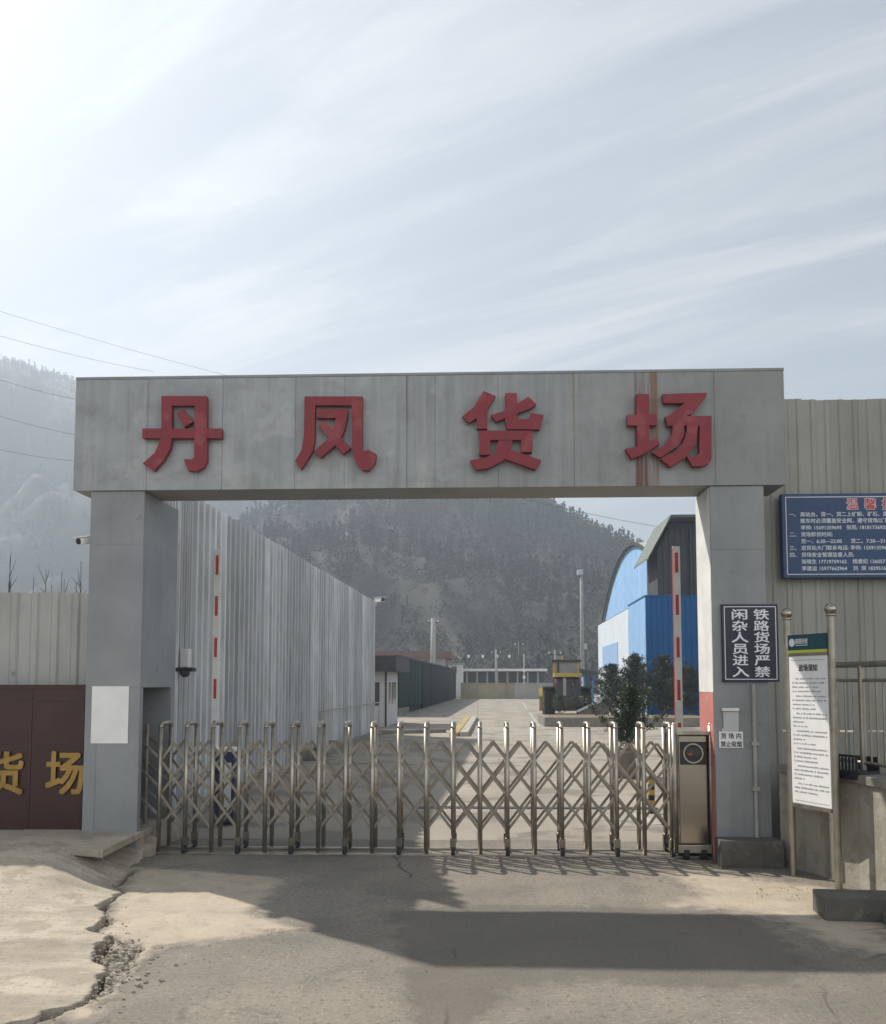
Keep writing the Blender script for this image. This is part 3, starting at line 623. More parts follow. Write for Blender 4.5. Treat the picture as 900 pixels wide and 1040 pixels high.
RP = .3; tK = RP*math.floor((14.6-WA.y)/wd_.y/RP); K = WA + wd_*tK; Nn = Vector((AT(158, 600, 11.4).x, 11.4, 0))
wl = thing('ribbed_wall', 'tall grey white ribbed metal wall along the left side of the yard', 'wall', WA, 0)
def sub_wall(parent, a, b, h, **kw):                # local frame: x along a->b, -y towards the yard
    d = b-a; e = sheet_wall(parent, d.length, 0, h, RP, .07, 3, 'sheet_grey', **kw); e.location = a-parent.location; e.rotation_euler = (0, 0, math.atan2(d.y, d.x)); return e
sub_wall(wl, Nn, K, WH); sub_wall(wl, K, WA, WH)
bk = WA + Vector((-4, 1.2, 0)); sub_wall(wl, WA, bk, WH)
cn = MB(); cn.box(-.06, .05, -.05, .06, 0, WH+.02); cn.build('corner_post', 'cabin', wl)
rl = MB()                                            # back structure so that the sheets are carried by something
nrm = Vector((-wd_.y, wd_.x, 0)); nrm = nrm if nrm.x < 0 else -nrm
for z in (1.2, 3.0, WH-.2): rl.bar((nrm*.09)+Vector((0, 0, z)), (K-WA)+nrm*.09+Vector((0, 0, z)), .06, .08)
rl.build('rail', 'dark_metal', wl)
hr = thing('handrail', 'low thin pipe rail in front of the far end of the ribbed wall', 'railing', WA)
e0 = Vector((.25, -.2, 0)); e1 = wd_*11+Vector((.3, 0, 0))
MB().tube(e0+Vector((0, 0, 1.22)), e1+Vector((0, 0, 1.22)), .02).build('top_pipe', 'concrete_pole', hr)
for f in (0, 1):
    p = e0.lerp(e1, f); MB().tube(p, p+Vector((0, 0, 1.22)), .02).build('post', 'concrete_pole', hr)
# right wall of tan sheets behind the pillar
RWY = 10.98; rwx = XR1-.25; RWH = AT(840, 405.5, RWY).z
rw = thing('sheet_wall', 'tan grey sheet metal wall right of the gateway behind the notices', 'wall', (rwx, RWY, 0))
sheet_wall(rw, 12.0, 1.42, RWH, .17, .012, 1, 'sheet_tan', 'upper_sheeting'); e = sheet_wall(rw, 12.0, 0, 1.41, .17, .012, 1, 'sheet_tan', 'lower_sheeting'); e.location = (0, -.012, 0)
MB().box(0, 12, .02, .1, RWH-.35, RWH-.27).box(0, 12, .02, .1, 2.2, 2.28).box(0, .1, .1, .2, 0, RWH-.1).box(6, 6.1, .1, .2, 0, RWH-.1).build('frame', 'dark_metal', rw)
# left pale fence above the brown sign wall
LFY = 10.47; lz1 = AT(45, 602, LFY).z; lfx = XL0-7
lf = thing('sheet_fence', 'pale grey ribbed fence behind the brown tiled name wall', 'fence', (lfx, LFY, 0))
sheet_wall(lf, 7.0, .2, lz1, .25, .028, 1, 'fence_grey'); MB().box(0, 6.9, .02, .08, lz1-.3, lz1-.24).build('rail', 'dark_metal', lf)
# brown tiled name wall with gold characters
BWY = 10.22; bz1 = AT(45, 698, BWY).z; bxr = AT(85, 760, BWY).x
bwall = thing('name_wall', 'dark brown tiled wall with gold characters left of the gateway', 'wall', (bxr, BWY, .28))
core = MB().box(-6, -.004, .02, .17, 0, bz1-.29).build('wall_core', 'concrete', bwall)
tl = MB(); tw, th = .62, .5
for i_ in range(10):
    for j_ in range(4):
        z0, z1_ = j_*th, min((j_+1)*th-.006, bz1-.285)
        if z1_-z0 > .02: tl.box(-(i_+1)*tw+.003, -i_*tw-.003, 0, .018, z0+.003, z1_)
tl.build('tile_facing', 'brown_tile', bwall)
MB().box(-6.02, 0.01, -.02, .19, bz1-.284, bz1-.25).build('coping', 'brown_tile', bwall)
for ch, px0, px1 in (('货', -17, 23), ('场', 46, 85)):
    tx = MB(); a_ = AT(px0, 806, BWY-.04); b_ = AT(px1, 764, BWY-.04)
    v, f = glyphs(ch); xs0 = min(q[0] for q in v); xs1 = max(q[0] for q in v); ys0 = min(q[1] for q in v); ys1 = max(q[1] for q in v)
    for i_, (ox, oy) in enumerate(((0, 0), (.02, .02), (-.02, .02), (.02, -.02), (-.02, -.02))):
        tx.add(v, f, lambda x, y, z: (a_.x-bxr+(x+ox-xs0)/(xs1-xs0)*(b_.x-a_.x), -.02-(.02+.002*i_)*z, a_.z-.28+(y+oy-ys0)/(ys1-ys0)*(b_.z-a_.z)))
    tx.build('gold_character', 'gold', bwall)

# ================================================================== SIGNS ON THE RIGHT
fnX = lambda u, v, d: (u, d, v)
# blue notice board
SY = 10.82; a_ = AT(796, 587, SY); b_ = AT(992, 500, SY)
bb = thing('notice_board', 'large blue notice board with white lines of text on the tan wall', 'sign', (a_.x, SY, a_.z))
W_, H_ = b_.x-a_.x, b_.z-a_.z; s1 = W_/196.0
MB().box(0, W_, 0, .1, 0, H_).build('panel', 'board_blue', bb, bevel=.004)
bd = MB(); e_ = 3.6*s1; t_ = .009
bd.box(e_, W_-e_, -.004, -.001, e_*.9, e_*.9+t_).box(e_, W_-e_, -.004, -.001, H_-e_*.9-t_, H_-e_*.9).box(e_, e_+t_, -.004, -.001, e_*.9+t_+.001, H_-e_*.9-t_-.001).box(W_-e_-t_, W_-e_, -.004, -.001, e_*.9+t_+.001, H_-e_*.9-t_-.001)
bd.build('border', 'text_white', bb)
tw_ = MB(); tr_ = MB()
for ch, px in (('温', 867), ('馨', 885), ('提', 903), ('示', 921)):
    u = (px-796)*s1; text(tw_, ch, fnX, u, H_-15.8*s1, 12.4*s1, -.001, -.004, None, .085, True); text(tr_, ch, fnX, u, H_-15.8*s1, 12.4*s1, -.003, -.0065, None, .02, True)
tw_.build('title_outline', 'text_white', bb); tr_.build('title', 'red_stripe', bb)
rows = [(521.3, '一、', '高站台、货一、货二上矿粉、矿石、原煤的'), (528, None, '敞车时必须覆盖安全网，遵守货场以下规定'), (535, None, '李帅: 15691359695   张凯: 18181736925'),
        (542, '二、', '货场卸货时间:'), (549, None, '货一、6:30—22:00      货二、7:30—21:00'), (555.9, '三、', '进货站大门联系电话: 李帅: 15591359695'),
        (563, '四、', '货场安全管理监督人员:'), (570, None, '张晓生 17719759162    杨景纪 13605718252'), (577, None, '李建运 15977662964    刘  琪 18295162036')]
tx = MB()
for y, num, body in rows:
    v0 = H_-(y-500+2.1)*s1
    if num: text(tx, num, fnX, 7*s1, v0, 5.2*s1, -.001, -.0035, None, .012)
    text(tx, body, fnX, 18.5*s1, v0, 5.2*s1, -.001, -.0035, None, .012, stretch=1.0)
tx.build('lettering', 'text_white', bb)
# dark vertical sign on the pillar
SY = 10.06; a_ = AT(734.5, 692.5, SY); b_ = AT(790, 613.5, SY)
ks = thing('warning_sign', 'dark navy sign with two white columns of characters on the right pillar', 'sign', (a_.x, SY, a_.z)); W_, H_ = b_.x-a_.x, b_.z-a_.z
MB().box(0, W_, 0, .035, 0, H_).build('panel', 'sign_navy', ks, bevel=.003)
bd = MB(); e_ = .025; t_ = .008
bd.box(e_, W_-e_, -.004, -.001, e_, e_+t_).box(e_, W_-e_, -.004, -.001, H_-e_-t_, H_-e_).box(e_, e_+t_, -.004, -.001, e_+t_+.001, H_-e_-t_-.001).box(W_-e_-t_, W_-e_, -.004, -.001, e_+t_+.001, H_-e_-t_-.001)
bd.build('border', 'text_white', ks); tx = MB(); ch_h = (H_-.1)/6
for colx, s in ((.315, '闲杂人员进入'), (.7, '铁路货场严禁')):
    for j, ch in enumerate(s): text(tx, ch, fnX, W_*colx, H_-.055-ch_h*(j+.84), ch_h*.98, -.001, -.004, W_*.265 if ch not in '人入' else W_*.29, .026, True)
tx.build('lettering', 'text_white', ks)
# free-standing notice stand between two steel posts
q0 = G(806, 889); yq = q0.y*266/283; q1 = Vector((AT(849, 800, yq).x, yq, 0)); dS = (q1-q0); Ls = dS.length
nsd = thing('notice_stand', 'white rules board between two steel posts with ball tops', 'sign', q0, math.atan2(dS.y, dS.x))
zt0 = AT(800, 628, q0.y).z
for xx in (0, Ls):
    p_ = MB().tube((xx, 0, 0), (xx, 0, zt0), .035, .035, 14).build('post', 'steel', nsd, smooth=False)
    MB().sphere((xx, 0, zt0+.05), .058, 16, 10).tube((xx, 0, zt0-.02), (xx, 0, zt0+.004), .045, .045, 14).build('ball_top', 'steel_bright', p_, smooth=True)
zA = AT(828, 666, (q0.y+q1.y)/2).z; zB = AT(828, 818, (q0.y+q1.y)/2).z; zC = AT(828, 644, (q0.y+q1.y)/2).z
x0, x1 = .04, Ls-.04
bp = MB().box(x0, x1, -.02, .02, zB, zA).build('panel', 'paper', nsd)
MB().box(x0-.004, x1+.004, -.03, .03, zB-.04, zB-.002).box(x0-.004, x1+.004, -.026, .026, zA+.002, zA+.03).build('frame', 'steel', nsd)
hd = MB().box(x0-.002, x1+.002, -.028, .028, zA+.05, zC).build('header', 'teal', nsd)
MB().box(x0-.003, x1+.003, -.03, .03, zA+.031, zA+.049+.012).build('yellow_band', 'lime', nsd)
em = MB(); hz = (zA+.06+zC)/2
em.tube((x0+.06, -.031, hz), (x0+.06, -.029, hz), .042, .042, 18)
text(em, '国铁西安', fnX, x0+.115, hz-.012, .06, -.028, -.031, .17, .02); em.box(x0+.115, x0+.285, -.031, -.029, hz-.034, hz-.028)
em.build('emblem', 'text_white', hd)
tx = MB(); text(tx, '进场须知', fnX, (x0+x1)/2, zA-.15, .075, -.0205, -.0225, (x1-x0)*.48, .03, True)
tx.build('title', 'text_black', bp)
sm = MB(); z = zA-.24; j = 0; sm.box(x0+.03, x1-.03, -.0222, -.0205, zA-.045, zA-.04)
while z > zB+.09:
    end = x1-.03 if j % 4 < 2 else x0+.03+(x1-x0)*random.uniform(.2, .8); x = x0+.04 + (.05 if j % 4 == 0 else 0)
    while x < end:
        l_ = random.uniform(.016, .024); zz = random.uniform(.010, .016); sm.box(x, min(x+l_, x1-.03), -.0222, -.0205, z, z+zz); x += l_+random.choice((.005, .006, .007, .02))
    z -= .043 if j % 4 != 3 else .05; j += 1
sm.box(x0+.03, x1-.03, -.0222, -.0205, zB+.03, zB+.034); sm.build('small_print', 'text_grey', bp)

# ================================================================== LOW WALL, RAILING, KERB on the right
wp = [Vector((XR1+.06, 10.0, 0)), Vector((3.53, 9.5, 0)), Vector((3.72, 8.95, 0)), Vector((3.82, 8.2, 0)), Vector((3.88, 7.4, 0)), Vector((3.9, 6.8, 0))]
LWH = 1.1
lw = thing('retaining_wall', 'stained low concrete wall under the steel railing at the right', 'wall', wp[0])
mb = MB(); cp = MB()
def offs(pts, d):
    out = []
    for i_, p_ in enumerate(pts):
        a = (pts[i_]-pts[i_-1]).normalized() if i_ else None; b = (pts[i_+1]-p_).normalized() if i_ < len(pts)-1 else None
        t = ((a or b)+(b or a)).normalized(); out.append(p_+Vector((-t.y, t.x, 0))*d)
    return out
def wallband(mb, pts, d0, d1, z0, z1):
    A, B = offs(pts, d0), offs(pts, d1); n_ = len(pts); o0 = wp[0]; V = []
    for i_ in range(n_):
        for (p_, z) in ((A[i_], z0), (B[i_], z0), (B[i_], z1), (A[i_], z1)): V.append(p_-o0+Vector((0, 0, z)))
    Fc = [(0, 1, 2, 3), tuple(4*(n_-1)+q for q in (3, 2, 1, 0))]
    for i_ in range(n_-1):
        a = 4*i_
        for q in range(4): Fc.append((a+q, a+4+q, a+4+(q+1) % 4, a+(q+1) % 4))
    mb.poly(V, Fc)
wallband(mb, wp, 0, .35, -.1, LWH-.09); MT['wall_stain'] = mat('stained_concrete', (.34, .32, .27), (.27, .25, .21), 1.6, .92, streak=((.1, .09, .075), .8, 4), speck=((.2, .18, .14), .6, 4, .55), bump=.5, bscale=16)
mb.build('wall_body', 'wall_stain', lw); wallband(cp, wp, -.04, .39, LWH-.088, LWH); cp.build('coping', 'concrete', lw, bevel=.012)
rlg = thing('railing', 'olive steel railing standing on the low concrete wall', 'railing', wp[0])
path = offs(wp[1:], .16); path = [p_-wp[0] for p_ in path]; rz = 1.08
for nm, z, r in (('top_rail', LWH+rz, .032), ('mid_rail', LWH+rz-.16, .018), ('bottom_rail', LWH+.1, .018)):
    MB().path([p_+Vector((0, 0, z)) for p_ in path], r, 10).build(nm, 'steel', rlg)
dist = 0; posts = []; bal = []
tot = sum((b-a).length for a, b in zip(path[:-1], path[1:]))
def along(s_):
    for a, b in zip(path[:-1], path[1:]):
        l_ = (b-a).length
        if s_ <= l_: return a.lerp(b, s_/l_)
        s_ -= l_
    return path[-1]
s_ = .05; k_ = 0
while s_ < min(tot, 2.6):
    p_ = along(s_)
    if k_ % 8 == 4: MB().tube(p_+Vector((0, 0, LWH)), p_+Vector((0, 0, LWH+rz-.01)), .032, .032, 12).build('post', 'steel', rlg)
    else: MB().tube(p_+Vector((0, 0, LWH+.1)), p_+Vector((0, 0, LWH+rz-.16)), .011, .011, 6).build('baluster', 'steel', rlg)
    s_ += .115; k_ += 1
c_ = AT(872, 771, 9.0)
cr = thing('storage_crate', 'near-black slatted crate behind the right railing', 'crate', (c_.x, 9.0, LWH-.05), R(-65)); cr.scale = (.42, .7, .8)
for j in range(6): MB().box(-.3+j*.1, -.25+j*.1, -.2, -.185, .03, .27).build('slat', 'crate_blue', cr)
MB().box(-.3, .3, -.183, .2, 0, .1).box(-.3, .3, .18, .2, .1, .27).box(-.31, .31, -.2, -.184, .272, .3).build('body', 'crate_blue', cr)
lg = MB(); wallband(lg, [p_ for p_ in offs(wp, .36)], 0.05, 3.5, -.1, LWH-.05)
o = lg.build('terrace', 'concrete'); o.location = wp[0]; tag(o, kind='structure')
# kerb block at lower right
k0 = G(838, 935); kb = thing('kerb_block', 'grey concrete kerb block lying at the foot of the right wall', 'kerb', (k0.x, k0.y, 0), R(-4))
kk = MB(); kk.box(0, 2.4, 0, .34, 0, .19); o = kk.build('block', 'concrete_dark', kb, bevel=.01)
MB().box(.45, 2.4, -.25, -.005, 0, .085).build('step', 'concrete_dark', kb, bevel=.008)

# ================================================================== CCTV
def cctv(label, loc, rz, s=1.0, arm=(0, .12, .04)):
    t = thing('security_camera', label, 'camera', loc, rz, 'security cameras'); t.scale = (s,)*3
    MB().box(-.045, .045, -.16, .1, -.045, .045).build('housing', 'panel_white', t, bevel=.012)
    MB().tube((0, -.175, 0), (0, -.161, 0), .036, .036, 14).build('lens', 'black', t)
    MB().box(-.055, .055, -.2, .11, .047, .055).build('sun_shield', 'panel_white', t)
    MB().tube((0, .05, -.045), (arm[0], arm[1]+.1, -.1), .018).build('bracket', 'panel_white', t); return t
p = AT(88, 552, 10.5); cctv('white bullet camera on the outer side of the left gateway pillar', (XL0-.075, 10.25, p.z), R(-24), .95).rotation_euler.x = R(14)
p = AT(381, 611, WA.y); cctv('white camera on the top corner of the ribbed wall', (WA.x+.2, WA.y, WH+.05), R(35), 2.0)
p = AT(188, 678, 13.2); d_ = thing('dome_camera', 'white box camera with black dome fixed to the ribbed wall', 'camera', (p.x, 13.2, p.z))
MB().box(-.06, .06, -.06, .12, .0, .28).build('bracket', 'panel_white', d_, bevel=.01); MB().box(-.13, .16, -.15, .05, -.06, -.002).build('base', 'black', d_, bevel=.01); MB().sphere((.02, -.06, -.07), .08, 14, 8).build('dome', 'glass', d_, smooth=True)

# ================================================================== YARD, LEFT: cabin and dust-mesh shed
def dY(y): return G(450, y).y
C0 = G(392, 738); fw_ = AT(376, 738, C0.y).x
cb = thing('guard_cabin', 'grey white site cabin at the near end of the dark mesh shed', 'cabin', (C0.x, C0.y, 0), R(-2.0))
ch_ = AT(392, 682, C0.y).z; c3 = AT(405, 733, C0.y+4.2)
wdt = 3.2
MB().box(-wdt, 0, 0, 4.2, 0, ch_).build('wall', 'cabin', cb)
MB().box(-.045, .03, -.03, .045, 0, ch_).build('corner_trim', 'dark_metal', cb)
MB().box(-.95, -.3, -.03, -.004, .95, 2.0).build('window', 'glass', cb)
MB().box(.004, .02, .9, 1.5, 1.0, 2.0).build('window', 'glass', cb); MB().box(.004, .03, 2.0, 3.4, 1.0, 2.0).build('window', 'glass', cb)
zroof = AT(392, 667, C0.y).z
MB().box(-wdt-.5, .55, -.8, 4.6, ch_+.004, zroof).build('canopy', 'roof_dark', cb)
S0 = G(405, 727); S1 = G(463, 709.5); sd = S1-S0; sh = AT(405, 667.5, S0.y).z
shed = thing('mesh_shed', 'long shed hung with dark green dust mesh along the left of the yard', 'shed', S0, math.atan2(sd.y, sd.x)-PI/2)
Lh = sd.length
for i_ in range(8):
    y0, y1 = Lh*i_/8, Lh*(i_+1)/8-.05; mb = MB(); nseg = 10
    P = []
    for j in range(nseg+1):
        yy = y0+(y1-y0)*j/nseg; xx = .06*math.sin(j*2.1+i_); P += [(xx, yy, .45 if i_ < 2 else .05), (xx*.6+.02, yy, sh)]
    mb.poly(P, [(2*j, 2*j+2, 2*j+3, 2*j+1) for j in range(nseg)]); o = mb.build('mesh_curtain', 'green_mesh' if i_ in (0, 1) else 'black_mesh', shed)
    sm_ = o.modifiers.new('thickness', 'SOLIDIFY'); sm_.thickness = .02
MB().box(-6, -.1, 0, Lh, 0, sh-.1).build('shed_body', 'black_mesh', shed)
MB().box(-6.2, .15, -.1, Lh+.1, sh+.004, sh+.12).build('roof', 'roof_dark', shed)
MB().box(-.02, .25, 0, 3.5, 0, .45).build('footing', 'concrete', shed)
# fascia building beyond
by = 118.0
b0 = AT(360, 690, by); b1 = AT(452, 690, by)
ob = thing('flat_roof_building', 'old plaster building with a brown roof edge behind the mesh shed', 'building', (b0.x, by, 0))
w_ = b1.x-b0.x; zt_ = AT(400, 661, by).z
wl_ = MB().box(0, w_, 0, 14, 0, zt_-1).build('wall', 'old_plaster', ob)
MB().box(-.6, w_+.9, -.9, 14.5, zt_-.98, zt_).build('roof', 'brick_brown', ob)
for j in range(3): MB().box(2+j*3.2, 3.4+j*3.2, -.06, -.01, zt_-2.4, zt_-1.3).build('window', 'glass', wl_)
b2 = AT(455, 690, 122); b3 = AT(470, 690, 122)
ob2 = thing('white_outbuilding', 'small white building between brown roof and distant platform', 'building', (b2.x, 122, 0)); zt_ = AT(460, 675, 122).z
MB().box(0, b3.x-b2.x, 0, 6, 0, zt_).build('wall', 'white_paint', ob2); MB().box(-.15, b3.x-b2.x+.15, -.2, 6.2, zt_+.004, zt_+.25).build('roof', 'old_plaster', ob2); MB().box(.5, 1.2, -.06, -.01, 3.2, 4.2).build('window', 'glass', ob2)
# distant platform canopy and boundary walls
pY = 132.0; pa_, pb_ = AT(470, 690, pY), AT(556, 690, pY); pzt = AT(510, 679.5, pY).z
pc = thing('platform_canopy', 'long low railway platform canopy with a white edge beyond the yard', 'canopy', (pa_.x, pY, 0)); w_ = pb_.x-pa_.x
MB().box(-2, w_, 0, 7, pzt-.3, pzt+.05).build('roof', 'white_paint', pc); MB().box(-2, w_, 5.5, 6, 0, pzt-.31).build('back_wall', 'grey_sheet', pc)
for j in range(9): MB().box(-1+j*w_/8.3, -.75+j*w_/8.3, 1, 1.25, 0, pzt-.31).build('column', 'concrete_pole', pc)
for x0_, x1_, m_, lb in ((468, 522, 'ochre_wall', 'mossy ochre boundary wall at the end of the yard road'), (522.3, 562, 'old_plaster', 'grey boundary wall right of the mossy ochre wall')):
    yy = 108.0; a_, b_ = AT(x0_, 700, yy), AT(x1_, 700, yy); zz = AT(500, 694.5, yy).z
    o = MB().box(a_.x, b_.x, yy, yy+.4, -.1, zz).box(a_.x, b_.x-.05, yy-.06, yy+.46, zz+.004, zz+.12).build('boundary_wall', m_); tag(o, lb, 'wall')
# poles
def pole(label, px, top, base, Y, r, extra=None, group=None, m='concrete_pole', name='utility_pole'):
    p = AT(px, base, Y); z = AT(px, top, Y).z; t = thing(name, label, 'pole', (p.x, Y, 0), 0, group)
    MB().tube((0, 0, 0), (0, 0, z), r, r*.7, 12).build('shaft', m, t, smooth=True)
    if extra: extra(t, z)
    return t
def xarm(t, z): MB().bar((-.8, 0, z-.5), (.8, 0, z-.5), .1, .1).build('crossarm', 'dark_metal', t); [MB().tube((x_, 0, z-.44), (x_, 0, z-.2), .06).build('insulator', 'white_paint', t) for x_ in (-.6, .6)]
def camtop(t, z):
    MB().box(-.35, .1, -.3, .3, z-.35, z+.1).build('floodlight', 'cabin', t, bevel=.05); MB().tube((0, 0, z-.4), (-.3, 0, z-.2), .06).build('bracket', 'dark_metal', t)
    MB().box(.14, .4, -.15, .15, z*.42, z*.42+.5).build('junction_box', 'cabin', t)
pole('pale concrete pole rising behind the brown roofed building', 440, 628, 700, 112, .42, xarm)
pole('tall concrete floodlight pole behind the wheel loader', 592, 580, 712, 74, .19, camtop, name='lamp_pole')
pole('thin white pole left of centre on the distant platform', 504, 660, 700, 124, .2, xarm, 'thin poles on the distant platform')
pole('thin grey catenary pole tallest on the distant platform', 527.5, 652, 700, 134, .18, xarm, 'thin poles on the distant platform', 'dark_metal')
pole('black and white banded pole at the right of the distant platform', 532.5, 664, 700, 120, .14, lambda t, z: [MB().tube((0, 0, 1.6+j*.9), (0, 0, 2.0+j*.9), .17, .17, 10).build('white_band', 'white_paint', t) for j in range(3)], 'thin poles on the distant platform')
pole('slim pole standing behind the cab of the wheel loader', 564, 660, 705, 92, .14, xarm, 'thin poles on the distant platform')
for j, px in enumerate((476, 490.5, 504.8, 517.5)):
    p = AT(px, 690, 150); z = AT(px, 668, 150).z; t = thing('platform_lamp', ['leftmost', 'second from left', 'third from left', 'rightmost'][j] + ' of the small white lamps above the platform canopy', 'lamp', (p.x, 150, 0), 0, 'small lamps over the platform')
    MB().tube((0, 0, 0), (0, 0, z), .09).build('stem', 'dark_metal', t); MB().box(-.2, .2, -.2, .2, z+.004, z+.5).build('lamp_head', 'white_paint', t)
# kerb strips and lane marks on the yard road
y0_, y1_ = G(471, 748), G(482, 730)
ks_ = thing('kerb_strip', 'yellow and white painted kerb strip in the middle of the yard', 'kerb', y0_); dv = y1_-y0_
pn = Vector((dv.y, -dv.x, 0)).normalized()
MB().bar(Vector((0, 0, .08)), dv+Vector((0, 0, .08)), .3, .16).build('white_kerb', 'worn_white', ks_); MB().bar(-pn*.36+Vector((0, 0, .07)), dv-pn*.36+Vector((0, 0, .07)), .32, .14).build('yellow_kerb', 'worn_yellow', ks_)
ml = MB()
for a, b in (((538, 724), (548, 738)), ((531, 713), (535, 720)), ((640, 826), (668, 838))):
    p0, p1 = G(*a), G(*b); n_ = Vector((p1.y-p0.y, p0.x-p1.x, 0)).normalized()*.09
    ml.poly([p0-n_+Vector((0, 0, .006)), p0+n_+Vector((0, 0, .006)), p1+n_+Vector((0, 0, .006)), p1-n_+Vector((0, 0, .006))], [(0, 1, 2, 3)])
o = ml.build('lane_marking', 'worn_white'); tag(o, kind='structure')
# long kerb in front of the ribbed wall, and the drain grate across the yard entrance
kp = [G(318, 772), G(370, 752), G(386, 745.5), G(452, 744)]
kc = MB(); [kc.bar(a+Vector((0, 0, .07)), b+Vector((0, 0, .07)), .25, .16) for a, b in zip(kp[:-1], kp[1:])]
tag(kc.build('kerb', 'concrete'), 'grey kerb curving from the ribbed wall towards the middle of the yard', 'kerb')
for j, (px, py, sx_, lb) in enumerate(((312, 772, .5, 'rough stone block at the foot of the ribbed wall nearest the gate'), (326, 768, .36, 'small rough stone block in the middle of those along the ribbed wall'), (338, 762, .45, 'rough stone block farthest along the foot of the ribbed wall'))):
    p = G(px, py); o = MB().hexa([(-sx_/2, -.2, 0), (sx_/2, -.17, 0), (sx_*.45, .2, 0), (-sx_*.42, .18, 0), (-sx_*.44, -.15, .3), (sx_*.38, -.14, .26), (sx_*.36, .15, .25), (-sx_*.36, .13, .31)]).build('stone_block', 'concrete', bevel=.03); o.location = p; o.rotation_euler = (0, 0, j*.7); tag(o, lb, 'stone', 'stone blocks along the ribbed wall')
dy = G(500, 820.5).y; dg_ = MB()
xa, xb = AT(420, 820, dy).x, AT(668, 820, dy).x; dg_.box(xa, xb, dy-.1, dy+.1, -.03, .012)
for j in range(60): dg_.box(xa+(xb-xa)*(j+.1)/60, xa+(xb-xa)*(j+.35)/60, dy-.13, dy-.101, -.03, .014)
tag(dg_.build('drain_grate', 'dark_metal'), 'narrow dark drain grate across the yard behind the gate', 'drain')
p = G(662, 826); bo = thing('bollard', 'short yellow and black banded bollard behind the right end of the gate', 'bollard', p)
bs = MB().tube((0, 0, 0), (0, 0, .52), .05, .05, 14).build('post', 'black', bo); [MB().tube((0, 0, .12+j*.16), (0, 0, .2+j*.16), .0515, .0515, 14).build('yellow_band', 'yellow', bo) for j in range(3)]

# ================================================================== WHEEL LOADER
lp_ = G(578, 729); ld_ = thing('wheel_loader', 'yellow and black wheel loader parked with its rear to the gate', 'loader', (lp_.x+.0, lp_.y+.3, 0), R(-3))
def wheel(x, y, par):
    w_ = MB(); n_ = 24; prof = [(.38, .30), (.62, .33), (.76, .27), (.8, .15), (.8, -.15), (.76, -.27), (.62, -.33), (.38, -.30)]
    V = []; Fc = []
    for i_ in range(n_):
        t = 2*PI*i_/n_
        for r, xx in prof: V.append((x+xx, y+r*math.cos(t), .8+r*math.sin(t)))
    k_ = len(prof)
    for i_ in range(n_):
        for j in range(k_-1): a = i_*k_+j; b = ((i_+1) % n_)*k_+j; Fc.append((a, b, b+1, a+1))
    w_.poly(V, Fc)
    for i_ in range(n_):
        t = 2*PI*i_/n_; c, s = math.cos(t), math.sin(t); w_.bar((x-.3, y+.81*c, .8+.81*s), (x+.3, y+.81*math.cos(t+.12), .8+.81*math.sin(t+.12)), .07, .07, up=(0, c, s))
    o = w_.build('wheel', 'rubber', par); rm = MB().tube((x-.27, y, .8), (x+.27, y, .8), .39, .39, 18).build('rim', 'yellow', o); return o
for xx in (-1.05, 1.05):
    for yy in (1.35, 4.55): wheel(xx, yy, ld_)
MB().prism([(-.2, .75), (.0, 2.2), (2.1, 2.35), (2.1, .75)], lambda u, v, d: (d, u, v), -.72, .72).build('engine_hood', 'dark_metal', ld_, bevel=.14)
MB().box(-.78, .78, -.1, 2.1, 2.3, 2.52).build('hood_top', 'yellow', ld_, bevel=.02)
MB().box(-.3, -.12, -.24, -.205, .9, 2.25).build('grille_bar', 'concrete_pole', ld_)
MB().box(-.85, .85, -.3, .35, .62, 1.25).build('counterweight', 'dark_metal', ld_, bevel=.06)
MB().box(-.7, .7, 2.1, 3.7, .7, 1.5).build('chassis', 'dark_metal', ld_)
for s_ in (-1, 1):
    MB().box(s_*1.0-.36, s_*1.0+.36, .45, 2.25, 1.64, 1.74).build('fender', 'dark_metal', ld_, bevel=.02)
    MB().tube((s_*.7, -.1, 2.0), (s_*.7, -.26, 2.0), .08).build('tail_lamp', 'red_stripe', ld_)
cbn = MB().box(-.75, .75, 2.15, 3.6, 1.52, 2.3).build('cab', 'dark_metal', ld_)
for s_ in (-1, 1):
    for yy in (2.2, 3.55): MB().bar((s_*.72, yy, 2.3), (s_*.7, yy, 3.2), .1, .1).build('pillar', 'yellow', cbn)
MB().box(-.67, .67, 2.19, 2.22, 2.32, 3.2).build('rear_window', 'light_glass', cbn); MB().box(-.67, .67, 3.53, 3.56, 2.32, 3.2).build('front_window', 'light_glass', cbn)
for s_ in (-1, 1): MB().box(s_*.7-.015, s_*.7+.015, 2.26, 3.5, 2.32, 3.2).build('side_window', 'light_glass', cbn)
MB().box(-.2, .25, 2.6, 2.85, 2.3, 3.0).build('seat', 'black', cbn, bevel=.06)
MB().box(-.88, .88, 2.0, 3.75, 3.2, 3.36).build('cab_roof', 'dark_metal', cbn, bevel=.04)
MB().tube((-.2, 2.8, 3.37), (-.2, 2.8, 3.6), .08).build('beacon', 'yellow', cbn)
MB().tube((-.5, 1.4, 2.5), (-.5, 1.4, 3.35), .07).build('exhaust', 'dark_metal', ld_)
for s_ in (-1, 1): MB().bar((s_*.55, 3.7, 1.9), (s_*.55, 6.2, .9), .2, .4).build('lift_arm', 'yellow', ld_); MB().box(s_*1.0-.36, s_*1.0+.36, 3.7, 5.3, 1.66, 1.76).build('fender', 'dark_metal', ld_)
MB().prism([(5.7, .25), (7.0, .15), (7.0, .22), (6.0, .45), (5.85, 1.1), (6.3, 1.55), (6.2, 1.62), (5.7, 1.15)], lambda u, v, d: (d, u, v), -1.55, 1.55).build('bucket', 'yellow', ld_)
